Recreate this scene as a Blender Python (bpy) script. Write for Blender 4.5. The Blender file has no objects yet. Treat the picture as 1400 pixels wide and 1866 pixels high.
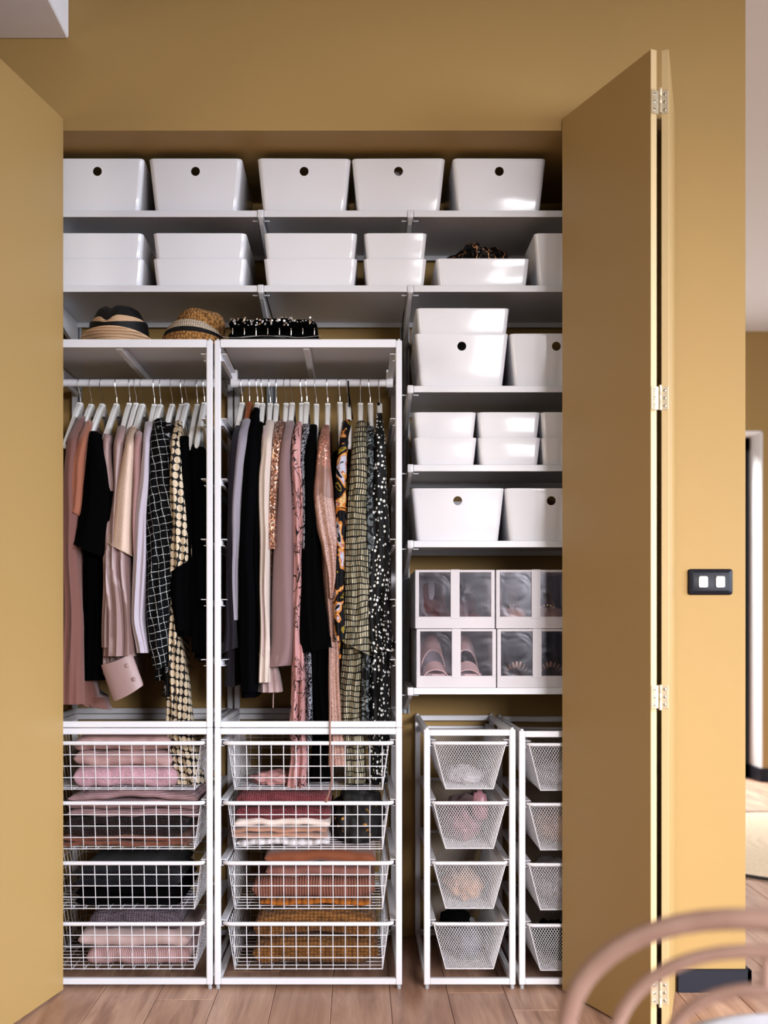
import bpy, bmesh, math, random
from mathutils import Vector, Matrix
random.seed(7)
S = bpy.context.scene
COL = S.collection
PI = math.pi

# ------------------------------------------------------------------ camera, light, exposure
F, PX, PY, CAMH, D0 = 2074.0, 655.0, 1138.0, 0.978, 3.05
cam = bpy.data.cameras.new('camera')
cam_o = bpy.data.objects.new('camera', cam); COL.objects.link(cam_o)
cam_o.location = (0, -D0, CAMH); cam_o.rotation_euler = (PI/2, 0, 0)
cam.sensor_width = 36; cam.lens = F/1866*36
cam.shift_x = (700-PX)/1866; cam.shift_y = (PY-933)/1866
cam.clip_start = 0.05
cam.dof.use_dof = True; cam.dof.focus_distance = 3.12; cam.dof.aperture_fstop = 2.5
S.camera = cam_o

w = bpy.data.worlds.new('sky'); S.world = w; w.use_nodes = True
w.node_tree.nodes['Background'].inputs[0].default_value = (0.85, 0.93, 1.0, 1)
w.node_tree.nodes['Background'].inputs[1].default_value = 1.0

def area(name, loc, target, sx, sy, power, col, spread=180):
    l = bpy.data.lights.new(name, 'AREA'); l.shape = 'RECTANGLE'; l.size = sx; l.size_y = sy
    l.energy = power; l.color = col; l.spread = math.radians(spread)
    o = bpy.data.objects.new(name, l); COL.objects.link(o); o.location = loc
    o.rotation_euler = (Vector(target)-Vector(loc)).to_track_quat('-Z', 'Y').to_euler()
    return o
area('window_daylight_rear', (2.55, -5.45, 1.80), (0.72, 0.0, 0.0), 2.7, 1.3, 99, (0.965, 0.955, 1.0), 59)
area('window_daylight_side', (4.75, -2.3, 1.75), (-0.6, -0.1, 0.30), 2.4, 1.3, 88, (0.82, 0.93, 1.10), 66)
area('left_fill_light', (-2.78, -2.4, 1.6), (0.6, -0.2, 0.9), 1.5, 1.3, 14, (1.0, 0.88, 0.70), 80)  # added warm fill for the shaded face of the folded door
area('garden_door_daylight', (1.7, 5.7, 3.3), (2.5, 3.2, 0.1), 1.6, 1.8, 850, (1.0, 0.99, 0.97))
area('hall_fill_light', (4.8, 2.2, 1.5), (2.0, 2.2, 0.6), 1.8, 1.9, 100, (0.82, 0.90, 1.0))  # added fill lamp to brighten the next room
S.cycles.diffuse_bounces = 3; S.cycles.max_bounces = 10; S.cycles.transparent_max_bounces = 12
vs = S.view_settings
vs.view_transform = 'Standard'; vs.look = 'None'; vs.gamma = 1; vs.use_curve_mapping = False
vs.exposure = -0.16

# ------------------------------------------------------------------ helpers
def P(px, py, y):
    D = y + D0
    return ((px-PX)/F*D, y, CAMH-(py-PY)/F*D)
def sx(px, y): return (px-PX)/F*(y+D0)
def sz(py, y): return CAMH-(py-PY)/F*(y+D0)
def lin(c):
    return tuple(((v/255)/12.92 if v/255 <= .04045 else ((v/255+.055)/1.055)**2.4) for v in c)+(1,)
def lerp(a, b, t): return a+(b-a)*t
def sstep(t):
    t = max(0, min(1, t)); return t*t*(3-2*t)
def interp(tab, v):
    if v <= tab[0][0]: return tab[0][1:]
    for a, b in zip(tab, tab[1:]):
        if v <= b[0]:
            t = (v-a[0])/(b[0]-a[0]); t = .5*t+.5*sstep(t)
            return tuple(lerp(p, q, t) for p, q in zip(a[1:], b[1:]))
    return tab[-1][1:]

class MB:
    def __init__(s): s.v = []; s.f = []; s.uv = {}
    def add(s, vs, fs):
        b = len(s.v); s.v += [tuple(p) for p in vs]; s.f += [tuple(b+i for i in f) for f in fs]; return s
    def box(s, x0, y0, z0, x1, y1, z1):
        v = [(x, y, z) for x in (x0, x1) for y in (y0, y1) for z in (z0, z1)]
        return s.add(v, [(0,1,3,2), (4,6,7,5), (0,4,5,1), (2,3,7,6), (0,2,6,4), (1,5,7,3)])
    def cbox(s, x0, y0, z0, x1, y1, z1, c=.002, seg=1):
        bm = bmesh.new(); bmesh.ops.create_cube(bm, size=1)
        for v in bm.verts:
            v.co = Vector((lerp(x0, x1, v.co.x+.5), lerp(y0, y1, v.co.y+.5), lerp(z0, z1, v.co.z+.5)))
        bmesh.ops.bevel(bm, geom=list(bm.edges), offset=c, segments=seg, affect='EDGES', profile=.5)
        bm.verts.index_update()
        s.add([v.co[:] for v in bm.verts], [[v.index for v in f.verts] for f in bm.faces]); bm.free(); return s
    def loft(s, rings, cap0=True, cap1=True, closed=True, loop=False):
        n = len(rings[0]); b = len(s.v)
        for r in rings: s.v += [tuple(p) for p in r]
        m = len(rings)
        for i in range(m if loop else m-1):
            i2 = (i+1) % m
            for j in range(n if closed else n-1):
                j2 = (j+1) % n
                s.f.append((b+i*n+j, b+i*n+j2, b+i2*n+j2, b+i2*n+j))
        if not loop:
            if cap0: s.f.append(tuple(b+j for j in reversed(range(n))))
            if cap1: s.f.append(tuple(b+(m-1)*n+j for j in range(n)))
        return s
    def tube(s, pts, r, n=8, loop=False, cap=True):
        pts = [Vector(p) for p in pts]; m = len(pts); rings = []; up = None
        for i, p in enumerate(pts):
            if loop: t = pts[(i+1) % m]-pts[i-1]
            else: t = pts[min(i+1, m-1)]-pts[max(i-1, 0)]
            t.normalize()
            if up is None:
                up = Vector((0, 0, 1)) if abs(t.z) < .9 else Vector((1, 0, 0))
            a = t.cross(up)
            if a.length < 1e-4: a = t.orthogonal()
            a.normalize(); bb = a.cross(t); bb.normalize(); up = bb
            rr = r[i] if isinstance(r, (list, tuple)) else r
            # mitre: keep thickness at sharp corners
            rings.append([p+(a*math.cos(2*PI*k/n)+bb*math.sin(2*PI*k/n))*rr for k in range(n)])
        return s.loft(rings, cap, cap, True, loop)
    def seg(s, a, b, r, n=5): return s.tube([a, b], r, n)
    def lathe(s, prof, n=32, c=(0, 0, 0), cap0=False, cap1=False, sxy=(1, 1)):
        return s.loft([[(c[0]+r*math.cos(2*PI*k/n)*sxy[0], c[1]+r*math.sin(2*PI*k/n)*sxy[1], c[2]+z) for k in range(n)] for r, z in prof], cap0, cap1)
    def ball(s, c, r, n=10, m=6):
        rx, ry, rz = r if isinstance(r, tuple) else (r, r, r)
        return s.loft([[(c[0]+rx*math.sin(t)*math.cos(2*PI*k/n), c[1]+ry*math.sin(t)*math.sin(2*PI*k/n), c[2]+rz*math.cos(t)) for k in range(n)] for t in [PI*(i+.15)/(m-.7) for i in range(m)]], True, True)
    def build(s, name, mat, parent=None, o=(0, 0, 0), smooth=False, uv=None, ang=40):
        me = bpy.data.meshes.new(name)
        me.from_pydata([(x-o[0], y-o[1], z-o[2]) for x, y, z in s.v], [], s.f)
        bm = bmesh.new(); bm.from_mesh(me); bmesh.ops.recalc_face_normals(bm, faces=bm.faces); bm.to_mesh(me); bm.free()
        if smooth:
            me.polygons.foreach_set('use_smooth', [True]*len(me.polygons))
            me.set_sharp_from_angle(angle=math.radians(ang))
        if uv:
            l = me.uv_layers.new(name='UVMap')
            for lp in me.loops: l.data[lp.index].uv = uv[lp.vertex_index]
        me.materials.append(mat)
        ob = bpy.data.objects.new(name, me); COL.objects.link(ob)
        if parent: ob.parent = parent
        else: ob.location = o
        return ob

def tag(o, label=None, cat=None, group=None, kind=None):
    if label: o['label'] = label
    if cat: o['category'] = cat
    if group: o['group'] = group
    if kind: o['kind'] = kind
    return o
def empty(name, loc=(0, 0, 0), rz=0):
    o = bpy.data.objects.new(name, None); COL.objects.link(o); o.location = loc; o.rotation_euler = (0, 0, rz)
    o.empty_display_size = .05; return o
def share(o, name, parent, loc=(0, 0, 0), rot=(0, 0, 0)):
    c = o.copy(); c.name = name; COL.objects.link(c); c.parent = parent; c.location = loc; c.rotation_euler = rot; return c
def copy_tree(o, parent=None):
    c = o.copy(); COL.objects.link(c); c.parent = parent
    for ch in list(o.children): copy_tree(ch, c)
    return c

# ------------------------------------------------------------------ materials
class NT:
    def __init__(s, name):
        s.m = bpy.data.materials.new(name); s.m.use_nodes = True; s.t = s.m.node_tree
        s.b = s.t.nodes['Principled BSDF']
    def n(s, typ, ins=None, **kw):
        nd = s.t.nodes.new(typ)
        for k, v in kw.items(): setattr(nd, k, v)
        for k, v in (ins or {}).items(): s.set(nd.inputs[k], v)
        return nd
    def set(s, inp, v):
        if isinstance(v, bpy.types.NodeSocket): s.t.links.new(v, inp)
        elif isinstance(v, bpy.types.Node): s.t.links.new(v.outputs[0], inp)
        else: inp.default_value = v
    def math(s, op, a, b=0.0, c=0.0):
        nd = s.n('ShaderNodeMath', operation=op); s.set(nd.inputs[0], a); s.set(nd.inputs[1], b); s.set(nd.inputs[2], c); return nd.outputs[0]
    def mix(s, f, a, b, blend='MIX'):
        nd = s.n('ShaderNodeMix', data_type='RGBA', blend_type=blend)
        s.set(nd.inputs[0], f); s.set(nd.inputs[6], a); s.set(nd.inputs[7], b); return nd.outputs[2]
    def ramp(s, f, stops, interp='LINEAR'):
        nd = s.n('ShaderNodeValToRGB'); nd.color_ramp.interpolation = interp; e = nd.color_ramp.elements
        while len(e) < len(stops): e.new(.5)
        for el, (p, c) in zip(e, stops): el.position = p; el.color = c if len(c) == 4 else lin(c)
        s.set(nd.inputs[0], f); return nd.outputs[0]
    def coord(s, which='Object', scale=(1, 1, 1), rot=(0, 0, 0), loc=(0, 0, 0)):
        tc = s.n('ShaderNodeTexCoord'); mp = s.n('ShaderNodeMapping', {0: tc.outputs[which]})
        mp.inputs['Scale'].default_value = scale; mp.inputs['Rotation'].default_value = rot; mp.inputs['Location'].default_value = loc
        return mp.outputs[0]
    def noise(s, vec, scale, detail=2, rough=.5, out=0, dist=0):
        return s.n('ShaderNodeTexNoise', {'Vector': vec, 'Scale': scale, 'Detail': detail, 'Roughness': rough, 'Distortion': dist}).outputs[out]
    def voro(s, vec, scale, rnd=1.0, feature='F1', out='Distance'):
        return s.n('ShaderNodeTexVoronoi', {'Vector': vec, 'Scale': scale, 'Randomness': rnd}, feature=feature).outputs[out]
    def bump(s, h, strength=.3, dist=.002):
        nd = s.n('ShaderNodeBump', {'Height': h, 'Strength': strength, 'Distance': dist}); s.set(s.b.inputs['Normal'], nd.outputs[0]); return nd
    def fin(s, col=None, rough=.5, metal=0, spec=.5, coat=0, sheen=0):
        b = s.b
        if col is not None: s.set(b.inputs['Base Color'], lin(col) if isinstance(col, tuple) and len(col) == 3 else col)
        s.set(b.inputs['Roughness'], rough); s.set(b.inputs['Metallic'], metal); s.set(b.inputs['Specular IOR Level'], spec)
        b.inputs['Coat Weight'].default_value = coat; b.inputs['Sheen Weight'].default_value = sheen
        return s.m

def paint(name, col, rough=.5, scale=60, bump=.05, spec=.4):
    t = NT(name); c = t.coord()
    n1 = t.noise(c, 3, 4)
    colr = t.mix(t.math('MULTIPLY', n1, .12), col, tuple(v*.8 for v in col[:3])+(1,))
    t.bump(t.noise(c, scale, 4), bump, .001)
    return t.fin(colr, rough, 0, spec)
OCHRE = (.345, .214, .073, 1)
m_ochre = paint('ochre_wall_paint', OCHRE, .6, 180, .12, .2)
m_door = paint('ochre_door_paint', OCHRE, .5, 300, .06)
m_edge = paint('pale_ochre_door_edge', (.50, .355, .17, 1), .5, 120, .2)
m_white_wall = paint('white_wall_paint', (.78, .76, .78, 1), .7, 120, .1)
m_white = paint('white_steel_enamel', (.65, .64, .665, 1), .38, 200, .02, .5)
m_shelf = paint('white_shelf_enamel', (.68, .67, .69, 1), .4, 150, .02, .5)
m_grey = paint('pale_grey_upright_enamel', (.42, .44, .47, 1), .4, 150, .02, .5)
m_dark = paint('dark_blue_black_paint', (.010, .010, .016, 1), .55, 90, .02, .2)
m_switch = paint('black_switch_plastic', (.006, .006, .010, 1), .45, 90, .02, .2)
m_rocker = paint('white_switch_plastic', (.8, .79, .78, 1), .3, 90, .0)

def m_simple(name, col, rough=.5, metal=0, **k):
    t = NT(name); c = t.coord(); n = t.noise(c, 40, 2)
    return t.fin(t.mix(t.math('MULTIPLY', n, .15), col, tuple(v*.75 for v in col[:3])+(1,)), rough, metal, **k)
m_chrome = m_simple('chrome_wire', (.75, .75, .77, 1), .18, 1.0)
m_brass = m_simple('satin_nickel_hinge', (.55, .45, .30, 1), .45, .35)
m_screw = m_simple('hinge_screw_metal', (.45, .40, .31, 1), .3, .9)
m_foot = m_simple('grey_plastic_foot', (.3, .3, .31, 1), .5)

def m_plastic(name, col):
    t = NT(name); c = t.coord()
    t.bump(t.noise(c, 9, 1), .25, .012)
    return t.fin(col, .16, 0, .5)
m_bin = m_plastic('white_glossy_plastic', (.76, .75, .775, 1))

def wood_floor():
    t = NT('brown_oak_plank'); oi = t.n('ShaderNodeObjectInfo')
    tc = t.n('ShaderNodeTexCoord')
    off = t.n('ShaderNodeVectorMath', {0: tc.outputs['Object'], 1: (0, 0, 0)}, operation='ADD')
    comb = t.n('ShaderNodeCombineXYZ', {0: t.math('MULTIPLY', oi.outputs['Random'], 7.0), 1: t.math('MULTIPLY', oi.outputs['Random'], 23.0), 2: 0.0})
    t.set(off.inputs[1], comb.outputs[0])
    mp = t.n('ShaderNodeMapping', {0: off.outputs[0]}); mp.inputs['Scale'].default_value = (9, .9, 1)
    n1 = t.noise(mp.outputs[0], 2.2, 6, .6, 0, 1.2)
    mp2 = t.n('ShaderNodeMapping', {0: off.outputs[0]}); mp2.inputs['Scale'].default_value = (160, 5, 1)
    n2 = t.noise(mp2.outputs[0], 1.0, 3)
    col = t.ramp(n1, [(.25, (138, 102, 82)), (.5, (188, 148, 124)), (.72, (214, 176, 150))])
    col = t.mix(t.math('MULTIPLY', n2, .35), col, lin((88, 56, 42)), 'MULTIPLY')
    col = t.mix(t.math('MULTIPLY', oi.outputs['Random'], .35), col, lin((120, 78, 58)))
    t.bump(n2, .15, .0006)
    return t.fin(col, .42, 0, .45)
m_wood = wood_floor()

# fabrics ----------------------------------------------------------
def fab_fine(t, c, s=.15): t.bump(t.noise(c, 900, 2), s, .0006)
def plain(name, col, rough=.75, sheen=.2, spec=.2, vary=.25):
    t = NT(name); c = t.coord(); n = t.noise(c, 14, 3)
    cc = tuple(v*.8 for v in lin(col)[:3])+(1,); colr = t.mix(t.math('MULTIPLY', n, vary), cc, tuple(v*.55 for v in cc[:3])+(1,))
    fab_fine(t, c); return t.fin(colr, rough, 0, spec, sheen=sheen)
def satin(name, col): return plain(name, col, .42, .1, .4, .2)
def grid(name, bg, fg, cell=.022, lw=.05):
    t = NT(name); c = t.coord('UV', rot=(0, 0, -.2)); n = t.noise(c, 18, 2, out=1)
    v = t.n('ShaderNodeVectorMath', {0: c, 1: t.n('ShaderNodeVectorMath', {0: n, 1: (.012, .012, 0)}, operation='MULTIPLY').outputs[0]}, operation='ADD').outputs[0]
    br = t.n('ShaderNodeTexBrick', {'Vector': v, 'Scale': 1.0, 'Mortar Size': cell*lw, 'Mortar Smooth': .1, 'Brick Width': cell, 'Row Height': cell*.95}, offset=0.0)
    brk = t.math('GREATER_THAN', t.noise(c, 330, 1), .44)
    f = t.math('MULTIPLY', br.outputs['Fac'], brk)
    return t.fin(t.mix(f, lin(bg), lin(fg)), .8, 0, .06)
def dashes(name):
    t = NT(name); c = t.coord('UV'); n = t.noise(c, 9, 2, out=1)
    v = t.n('ShaderNodeVectorMath', {0: c, 1: t.n('ShaderNodeVectorMath', {0: n, 1: (.02, .035, 0)}, operation='MULTIPLY').outputs[0]}, operation='ADD').outputs[0]
    sp = t.n('ShaderNodeSeparateXYZ', {0: v}); u = t.math('MULTIPLY', sp.outputs[0], 1/.0064); w_ = t.math('MULTIPLY', sp.outputs[1], 1/.0160)
    fu = t.math('GREATER_THAN', t.math('FRACT', u), .42); fv = t.math('GREATER_THAN', t.math('FRACT', w_), .22)
    cell = t.n('ShaderNodeCombineXYZ', {0: t.math('FLOOR', u), 1: t.math('FLOOR', w_), 2: 0.0})
    wn = t.n('ShaderNodeTexWhiteNoise', {'Vector': cell.outputs[0]})
    f = t.math('MULTIPLY', fu, fv)
    return t.fin(t.mix(f, lin((5, 5, 5)), t.mix(wn.outputs[0], lin((184, 172, 144)), lin((104, 99, 76)))), .7, 0, .2)
def dots(name, bg, fg, cell, r, rnd, c2=None):
    t = NT(name); c = t.coord('UV', rot=(0, 0, .15)); sc = 1/cell
    d = t.voro(c, sc, rnd)
    f = t.math('LESS_THAN', d, r)
    colr = lin(fg)
    if c2: colr = t.mix(t.voro(c, sc, rnd, out='Color'), lin(fg), lin(c2))
    fab_fine(t, c); return t.fin(t.mix(f, lin(bg), colr), .65, 0, .2)
def sequin(name, c1, c2, size=.004, rough=.25, coords='UV', bg=(90, 60, 50)):
    t = NT(name); c = t.coord(coords); sc = 1/size
    col = t.voro(c, sc, .6, out='Color'); d = t.voro(c, sc, .6)
    f = t.n('ShaderNodeSeparateColor', {0: col})
    cc = t.ramp(f.outputs[0], [(0, bg), (.35, c1), (.8, c2), (1, (255, 240, 230))])
    nm = t.n('ShaderNodeNormalMap', {'Strength': .8, 'Color': t.mix(.35, (.5, .5, 1, 1), col)}, space='TANGENT')
    if coords == 'UV': t.set(t.b.inputs['Normal'], nm.outputs[0])
    else: t.bump(f.outputs[1], .5, .003)
    return t.fin(cc, rough, .8, .5)
def shimmer(name, col):
    t = NT(name); c = t.coord('UV'); n = t.noise(c, 700, 2, .8)
    cc = t.ramp(n, [(.3, tuple(int(v*.72) for v in col)), (.55, col), (.75, (255, 246, 236))])
    t.bump(n, .5, .001); return t.fin(cc, .5, .3, .4)
def lineflower(name, bg, fg):
    t = NT(name); c = t.coord('UV', (1, .55, 1)); n = t.noise(c, 12, 2, out=1)
    v = t.n('ShaderNodeVectorMath', {0: c, 1: t.n('ShaderNodeVectorMath', {0: n, 1: (.05, .05, 0)}, operation='MULTIPLY').outputs[0]}, operation='ADD').outputs[0]
    e1 = t.voro(v, 34, 1, 'DISTANCE_TO_EDGE'); e2 = t.voro(v, 90, 1, 'DISTANCE_TO_EDGE')
    msk = t.math('GREATER_THAN', t.noise(c, 26, 1), .5)
    f1 = t.math('LESS_THAN', e1, .024)
    f2 = t.math('MULTIPLY', t.math('LESS_THAN', e2, .05), msk)
    f = t.math('MULTIPLY', t.math('MAXIMUM', f1, f2), t.math('GREATER_THAN', t.noise(c, 17, 1), .44))
    return t.fin(t.mix(f, lin(bg), lin(fg)), .6, 0, .2)
def bigfloral(name, stops, scale=22):  # large blotches of colour
    t = NT(name); c = t.coord('UV'); n = t.noise(c, scale, 3, .45, 0, 1.5)
    cc = t.ramp(n, stops, 'CONSTANT')
    cc = t.mix(t.math('MULTIPLY', t.noise(c, 60, 2), .5), cc, (.02, .01, .01, 1), 'MULTIPLY')
    return t.fin(cc, .6, 0, .12)
def copper_lace(name):
    t = NT(name); c = t.coord('UV'); z = t.n('ShaderNodeSeparateXYZ', {0: c}).outputs[1]
    base = t.mix(t.noise(c, 20, 2), lin((144, 103, 88)), lin((94, 61, 51)))
    e = t.math('LESS_THAN', t.voro(c, 150, 1, 'DISTANCE_TO_EDGE'), .10)
    rings = t.n('ShaderNodeTexWave', {'Vector': c, 'Scale': 60, 'Distortion': 9, 'Detail': 2, 'Detail Scale': 3}, wave_type='RINGS').outputs[0]
    lace = t.math('MULTIPLY', t.math('MAXIMUM', e, t.math('GREATER_THAN', rings, .8)), t.math('LESS_THAN', t.math('ADD', z, t.math('MULTIPLY', t.noise(c, 22, 2), .16)), 1.40))
    col = t.mix(t.math('MULTIPLY', lace, .75), base, lin((178, 140, 126)))
    sq = t.math('MULTIPLY', t.math('LESS_THAN', t.voro(c, 230, .8), .42), t.math('GREATER_THAN', t.math('ADD', z, t.math('MULTIPLY', t.noise(c, 30, 2), .10)), 1.455))
    col = t.mix(sq, col, t.ramp(t.voro(c, 230, .8, out='Color'), [(0, (140, 60, 44)), (.6, (214, 130, 106)), (1, (255, 226, 214))]))
    t.bump(t.math('ADD', lace, sq), .3, .001)
    return t.fin(col, .42, t.math('MULTIPLY', sq, .5), .4)
def knit(name, col, col2=None, w=.008, h=.006, strength=.9, rnd=.25):
    t = NT(name); c = t.coord('Object', (1/w, 1/w*.6, 1/h)); col2 = col2 or tuple(int(v*.45) for v in col)
    d = t.voro(c, 1.0, rnd)
    n = t.noise(c, 3, 3)
    f = t.math('MULTIPLY', d, 1.15)
    cc = t.mix(t.n('ShaderNodeClamp', {0: f}).outputs[0], lin(col), lin(col2))
    cc = t.mix(t.math('MULTIPLY', n, .3), cc, lin(col2))
    t.bump(t.math('SUBTRACT', t.math('MULTIPLY', n, .3), d), strength, .006)
    return t.fin(cc, .9, 0, .1, sheen=.06)
def rib(name, col, w=.008, axis=0, strength=.7):
    t = NT(name); sc = [1, 1, 1]; c = t.coord()
    x = t.n('ShaderNodeSeparateXYZ', {0: c}).outputs[axis]
    x = t.math('ADD', x, t.math('MULTIPLY', t.noise(c, 12, 2), .008))
    wv = t.math('SINE', t.math('MULTIPLY', x, 2*PI/w)); n = t.noise(c, 260, 3)
    cc = tuple(v*.85 for v in lin(col)[:3])+(1,); colr = t.mix(t.math('MULTIPLY_ADD', wv, .2, .25), cc, tuple(v*.5 for v in cc[:3])+(1,))
    colr = t.mix(t.math('MULTIPLY', n, .35), colr, tuple(v*.4 for v in cc[:3])+(1,))
    t.bump(t.math('ADD', wv, n), strength, .002); return t.fin(colr, .9, 0, .1, sheen=.06)
def fluff(name, col):
    t = NT(name); c = t.coord(); n = t.noise(c, 160, 5, .7); n2 = t.noise(c, 30, 3)
    cc = lin(col); colr = t.mix(t.ramp(n, [(.35, (255, 255, 255)), (.7, (40, 40, 40))]), tuple(v*.62 for v in cc[:3])+(1,), cc)
    t.bump(t.math('ADD', n, n2), 1.0, .006); return t.fin(colr, .95, 0, .1, sheen=.2)

# ------------------------------------------------------------------ setting: walls, ceiling, floor
YW = -.015                        # face of the wall around the closet
def structure(name, mb, mat, label, cat, **k):
    return tag(mb.build(name, mat, **k), label, cat, kind='structure')
OL, OR, OT = -.935, .832, 2.295   # closet opening
ROOMC = 2.8
b = MB(); b.box(-2.6, YW, 0, OL, .60, ROOMC).box(OR, YW, 0, 1.03, .60, ROOMC).box(OL, YW, OT, OR, .60, ROOMC)
structure('wall_back', b, m_ochre, 'ochre painted wall around the closet opening with the switch plate', 'wall')
structure('wall_closet', MB().box(OL, .512, 0, OR, .60, OT), m_ochre, 'ochre back wall inside the closet behind the white frames', 'wall')
b = MB(); b.box(-2.7, -5.6, 0, -2.6, -3.2, ROOMC).box(-2.7, -1.6, 0, -2.6, .6, ROOMC).box(-2.7, -3.2, 2.35, -2.6, -1.6, ROOMC).box(-2.7, -3.2, 0, -2.6, -1.6, .85)
structure('wall_left', b, m_ochre, 'plain ochre side wall of the room out of view', 'wall')
b = MB(); b.box(-2.7, -5.3, 0, 1.15, -5.2, ROOMC).box(3.95, -5.3, 0, 4.5, -5.2, ROOMC).box(1.15, -5.3, 2.42, 3.95, -5.2, ROOMC).box(1.15, -5.3, 0, 3.95, -5.2, .25)
structure('wall_rear', b, m_ochre, 'ochre wall behind the camera with a wide window', 'wall')
b = MB(); b.box(4.5, -5.3, 0, 4.6, -3.5, ROOMC).box(4.5, -1.1, 0, 4.6, 1.25, ROOMC).box(4.5, 3.15, 0, 4.6, 4.4, ROOMC).box(4.5, 1.25, 2.5, 4.6, 3.15, ROOMC).box(4.5, 1.25, 0, 4.6, 3.15, .5).box(4.5, -3.5, 2.45, 4.6, -1.1, ROOMC).box(4.5, -3.5, 0, 4.6, -1.1, .4)
structure('wall_right', b, m_white_wall, 'white side wall with a window, right of the room', 'wall')
YF = 4.02; FX0, FX1, FZ = 1.45, 2.505, 2.18
b = MB(); b.box(.5, YF, 0, FX0, YF+.24, ROOMC).box(FX1, YF, 0, 4.6, YF+.24, ROOMC).box(FX0, YF, FZ, FX1, YF+.24, ROOMC)
structure('wall_far', b, m_ochre, 'ochre far wall of the next room beyond the corner', 'wall')
structure('wall_inner', MB().box(.93, .6, 0, 1.03, YF, ROOMC), m_ochre, 'ochre wall running back from the closet corner', 'wall')
structure('ceiling', MB().box(-2.7, -5.3, ROOMC, 4.6, 4.4, ROOMC+.1), m_white_wall, 'white ceiling, seen at the top right beyond the wall corner', 'ceiling')
structure('ceiling_beam', MB().cbox(-1.75, -4.2, 2.54, -.775, YW, ROOMC, .004), m_white_wall, 'white boxed ceiling beam at the top left corner', 'beam')
# reveal lining + glazed door at the far end
b = MB(); t_ = .008
b.box(FX1-t_, YF-.002, 0, FX1, YF+.25, FZ).box(FX0, YF-.002, 0, FX0+t_, YF+.25, FZ).box(FX0, YF-.002, FZ-t_, FX1, YF+.25, FZ)
structure('trim_1', b, m_white_wall, 'white painted reveal of the far doorway, lit by daylight', 'trim')
d3 = tag(empty('door_3', (FX0, YF+.2, 0)), 'tall glazed door with dark frame at the far end', 'door', kind='structure')
b = MB(); L_ = FX1-FX0-2*t_
b.cbox(t_, 0, 0, t_+.07, .045, FZ-t_).cbox(t_+L_-.05, 0, 0, t_+L_-.005, .045, FZ-t_).cbox(t_, 0, 0, t_+L_, .045, .09).cbox(t_, 0, FZ-.09, t_+L_, .045, FZ-t_)
b.build('door_frame', m_dark, d3)
g = NT('clear_glass'); tr = g.n('ShaderNodeBsdfTransparent'); gl = g.n('ShaderNodeBsdfGlossy', {'Roughness': .02})
mx = g.n('ShaderNodeMixShader', {0: .08, 1: tr.outputs[0], 2: gl.outputs[0]}); g.t.links.new(mx.outputs[0], g.t.nodes['Material Output'].inputs[0]); m_glass = g.m
MB().box(t_+.07, .018, .09, t_+L_-.05, .024, FZ-.09).build('glass_pane', m_glass, d3)
structure('exterior_ground', MB().box(-6, YF+.25, -.2, 8, 14, -.05), paint('pale_paving', (.6, .58, .55, 1)), 'pale paving outside the far glazed door', 'ground')
# windows behind and beside the camera (they light the room and show as reflections in the bins)
def window(name, org, wd, ht, rz, label):
    e = tag(empty(name, org, rz), label, 'window', kind='structure')
    b = MB(); b.box(0, 0, 0, .06, .06, ht).box(wd-.06, 0, 0, wd, .06, ht).box(0, 0, 0, wd, .06, .06).box(0, 0, ht-.06, wd, .06, ht)
    b.box(wd*.36-.03, 0, 0, wd*.36+.03, .06, ht).box(wd*.68-.03, 0, 0, wd*.68+.03, .06, ht)
    b.build('window_frame', m_white_wall, e)
    MB().box(.06, .028, .06, wd-.06, .032, ht-.06).build('glass_pane', m_glass, e)
window('window_1', (1.15, -5.28, .25), 2.8, 2.17, 0, 'wide white framed window behind the camera')
window('window_2', (4.58, -3.5, .4), 2.4, 2.05, PI/2, 'white framed side window beside the camera')
window('added_window_hall', (4.58, 1.25, .5), 1.9, 2.0, PI/2, 'added white framed window of the next room, for its fill light')  # added opening, lets the next-room fill lamp shine in

window('added_window_left', (-2.62, -3.2, .85), 1.6, 1.5, PI/2, 'added white framed window in the left wall, for fill light on the folded door')  # added opening for the left fill lamp
# floor of separate planks
fl = tag(MB().box(-2.7, -5.6, -.08, 4.6, 4.4, -.0035).build('floor', m_wood), 'brown wooden plank floor', 'floor', kind='structure')
PW = .153
plank_me = None
def plank(x, y0, y1):
    b = MB(); b.cbox(-PW/2+.0007, -(y1-y0)/2, -.012, PW/2-.0007, (y1-y0)/2, 0, .0012)
    o = b.build('plank', m_wood, fl); o.location = (x, (y0+y1)/2, 0)
x = -.225-6*PW-PW/2
while x < 3.2:
    y1 = (.512 if x < .9 else YF) - .0005; y = -1.4-random.random()*.9
    while y < y1:
        e = min(y+random.choice((1.15, 1.4, 1.75)), y1)
        if y1-e < .2: e = y1
        if not (x > .845 and x < 1.03+PW/2 and e > .2 and False): plank(x, y, e-.001)
        y = e
    x += PW
# skirting
b = MB(); zt = sz(1768, -.03)
b.cbox(.846, YW-.013, 0, 1.03+.013, YW, zt, .002).cbox(1.03, YW-.013, 0, 1.03+.013, .6, zt, .002)
structure('baseboard_right', b, m_dark, 'black skirting board at the foot of the right wall', 'baseboard')
b = MB(); b.cbox(FX1, YF-.014, 0, 4.5, YF, .085, .002).cbox(FX1-t_-.012, YF-.014, 0, FX1, YF+.19, .085, .002)
structure('baseboard_far', b, m_dark, 'black skirting board along the far ochre wall', 'baseboard')
structure('baseboard_left', MB().cbox(-2.6, YW-.013, 0, OL, YW, zt, .002), m_dark, 'black skirting board left of the closet', 'baseboard')

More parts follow.
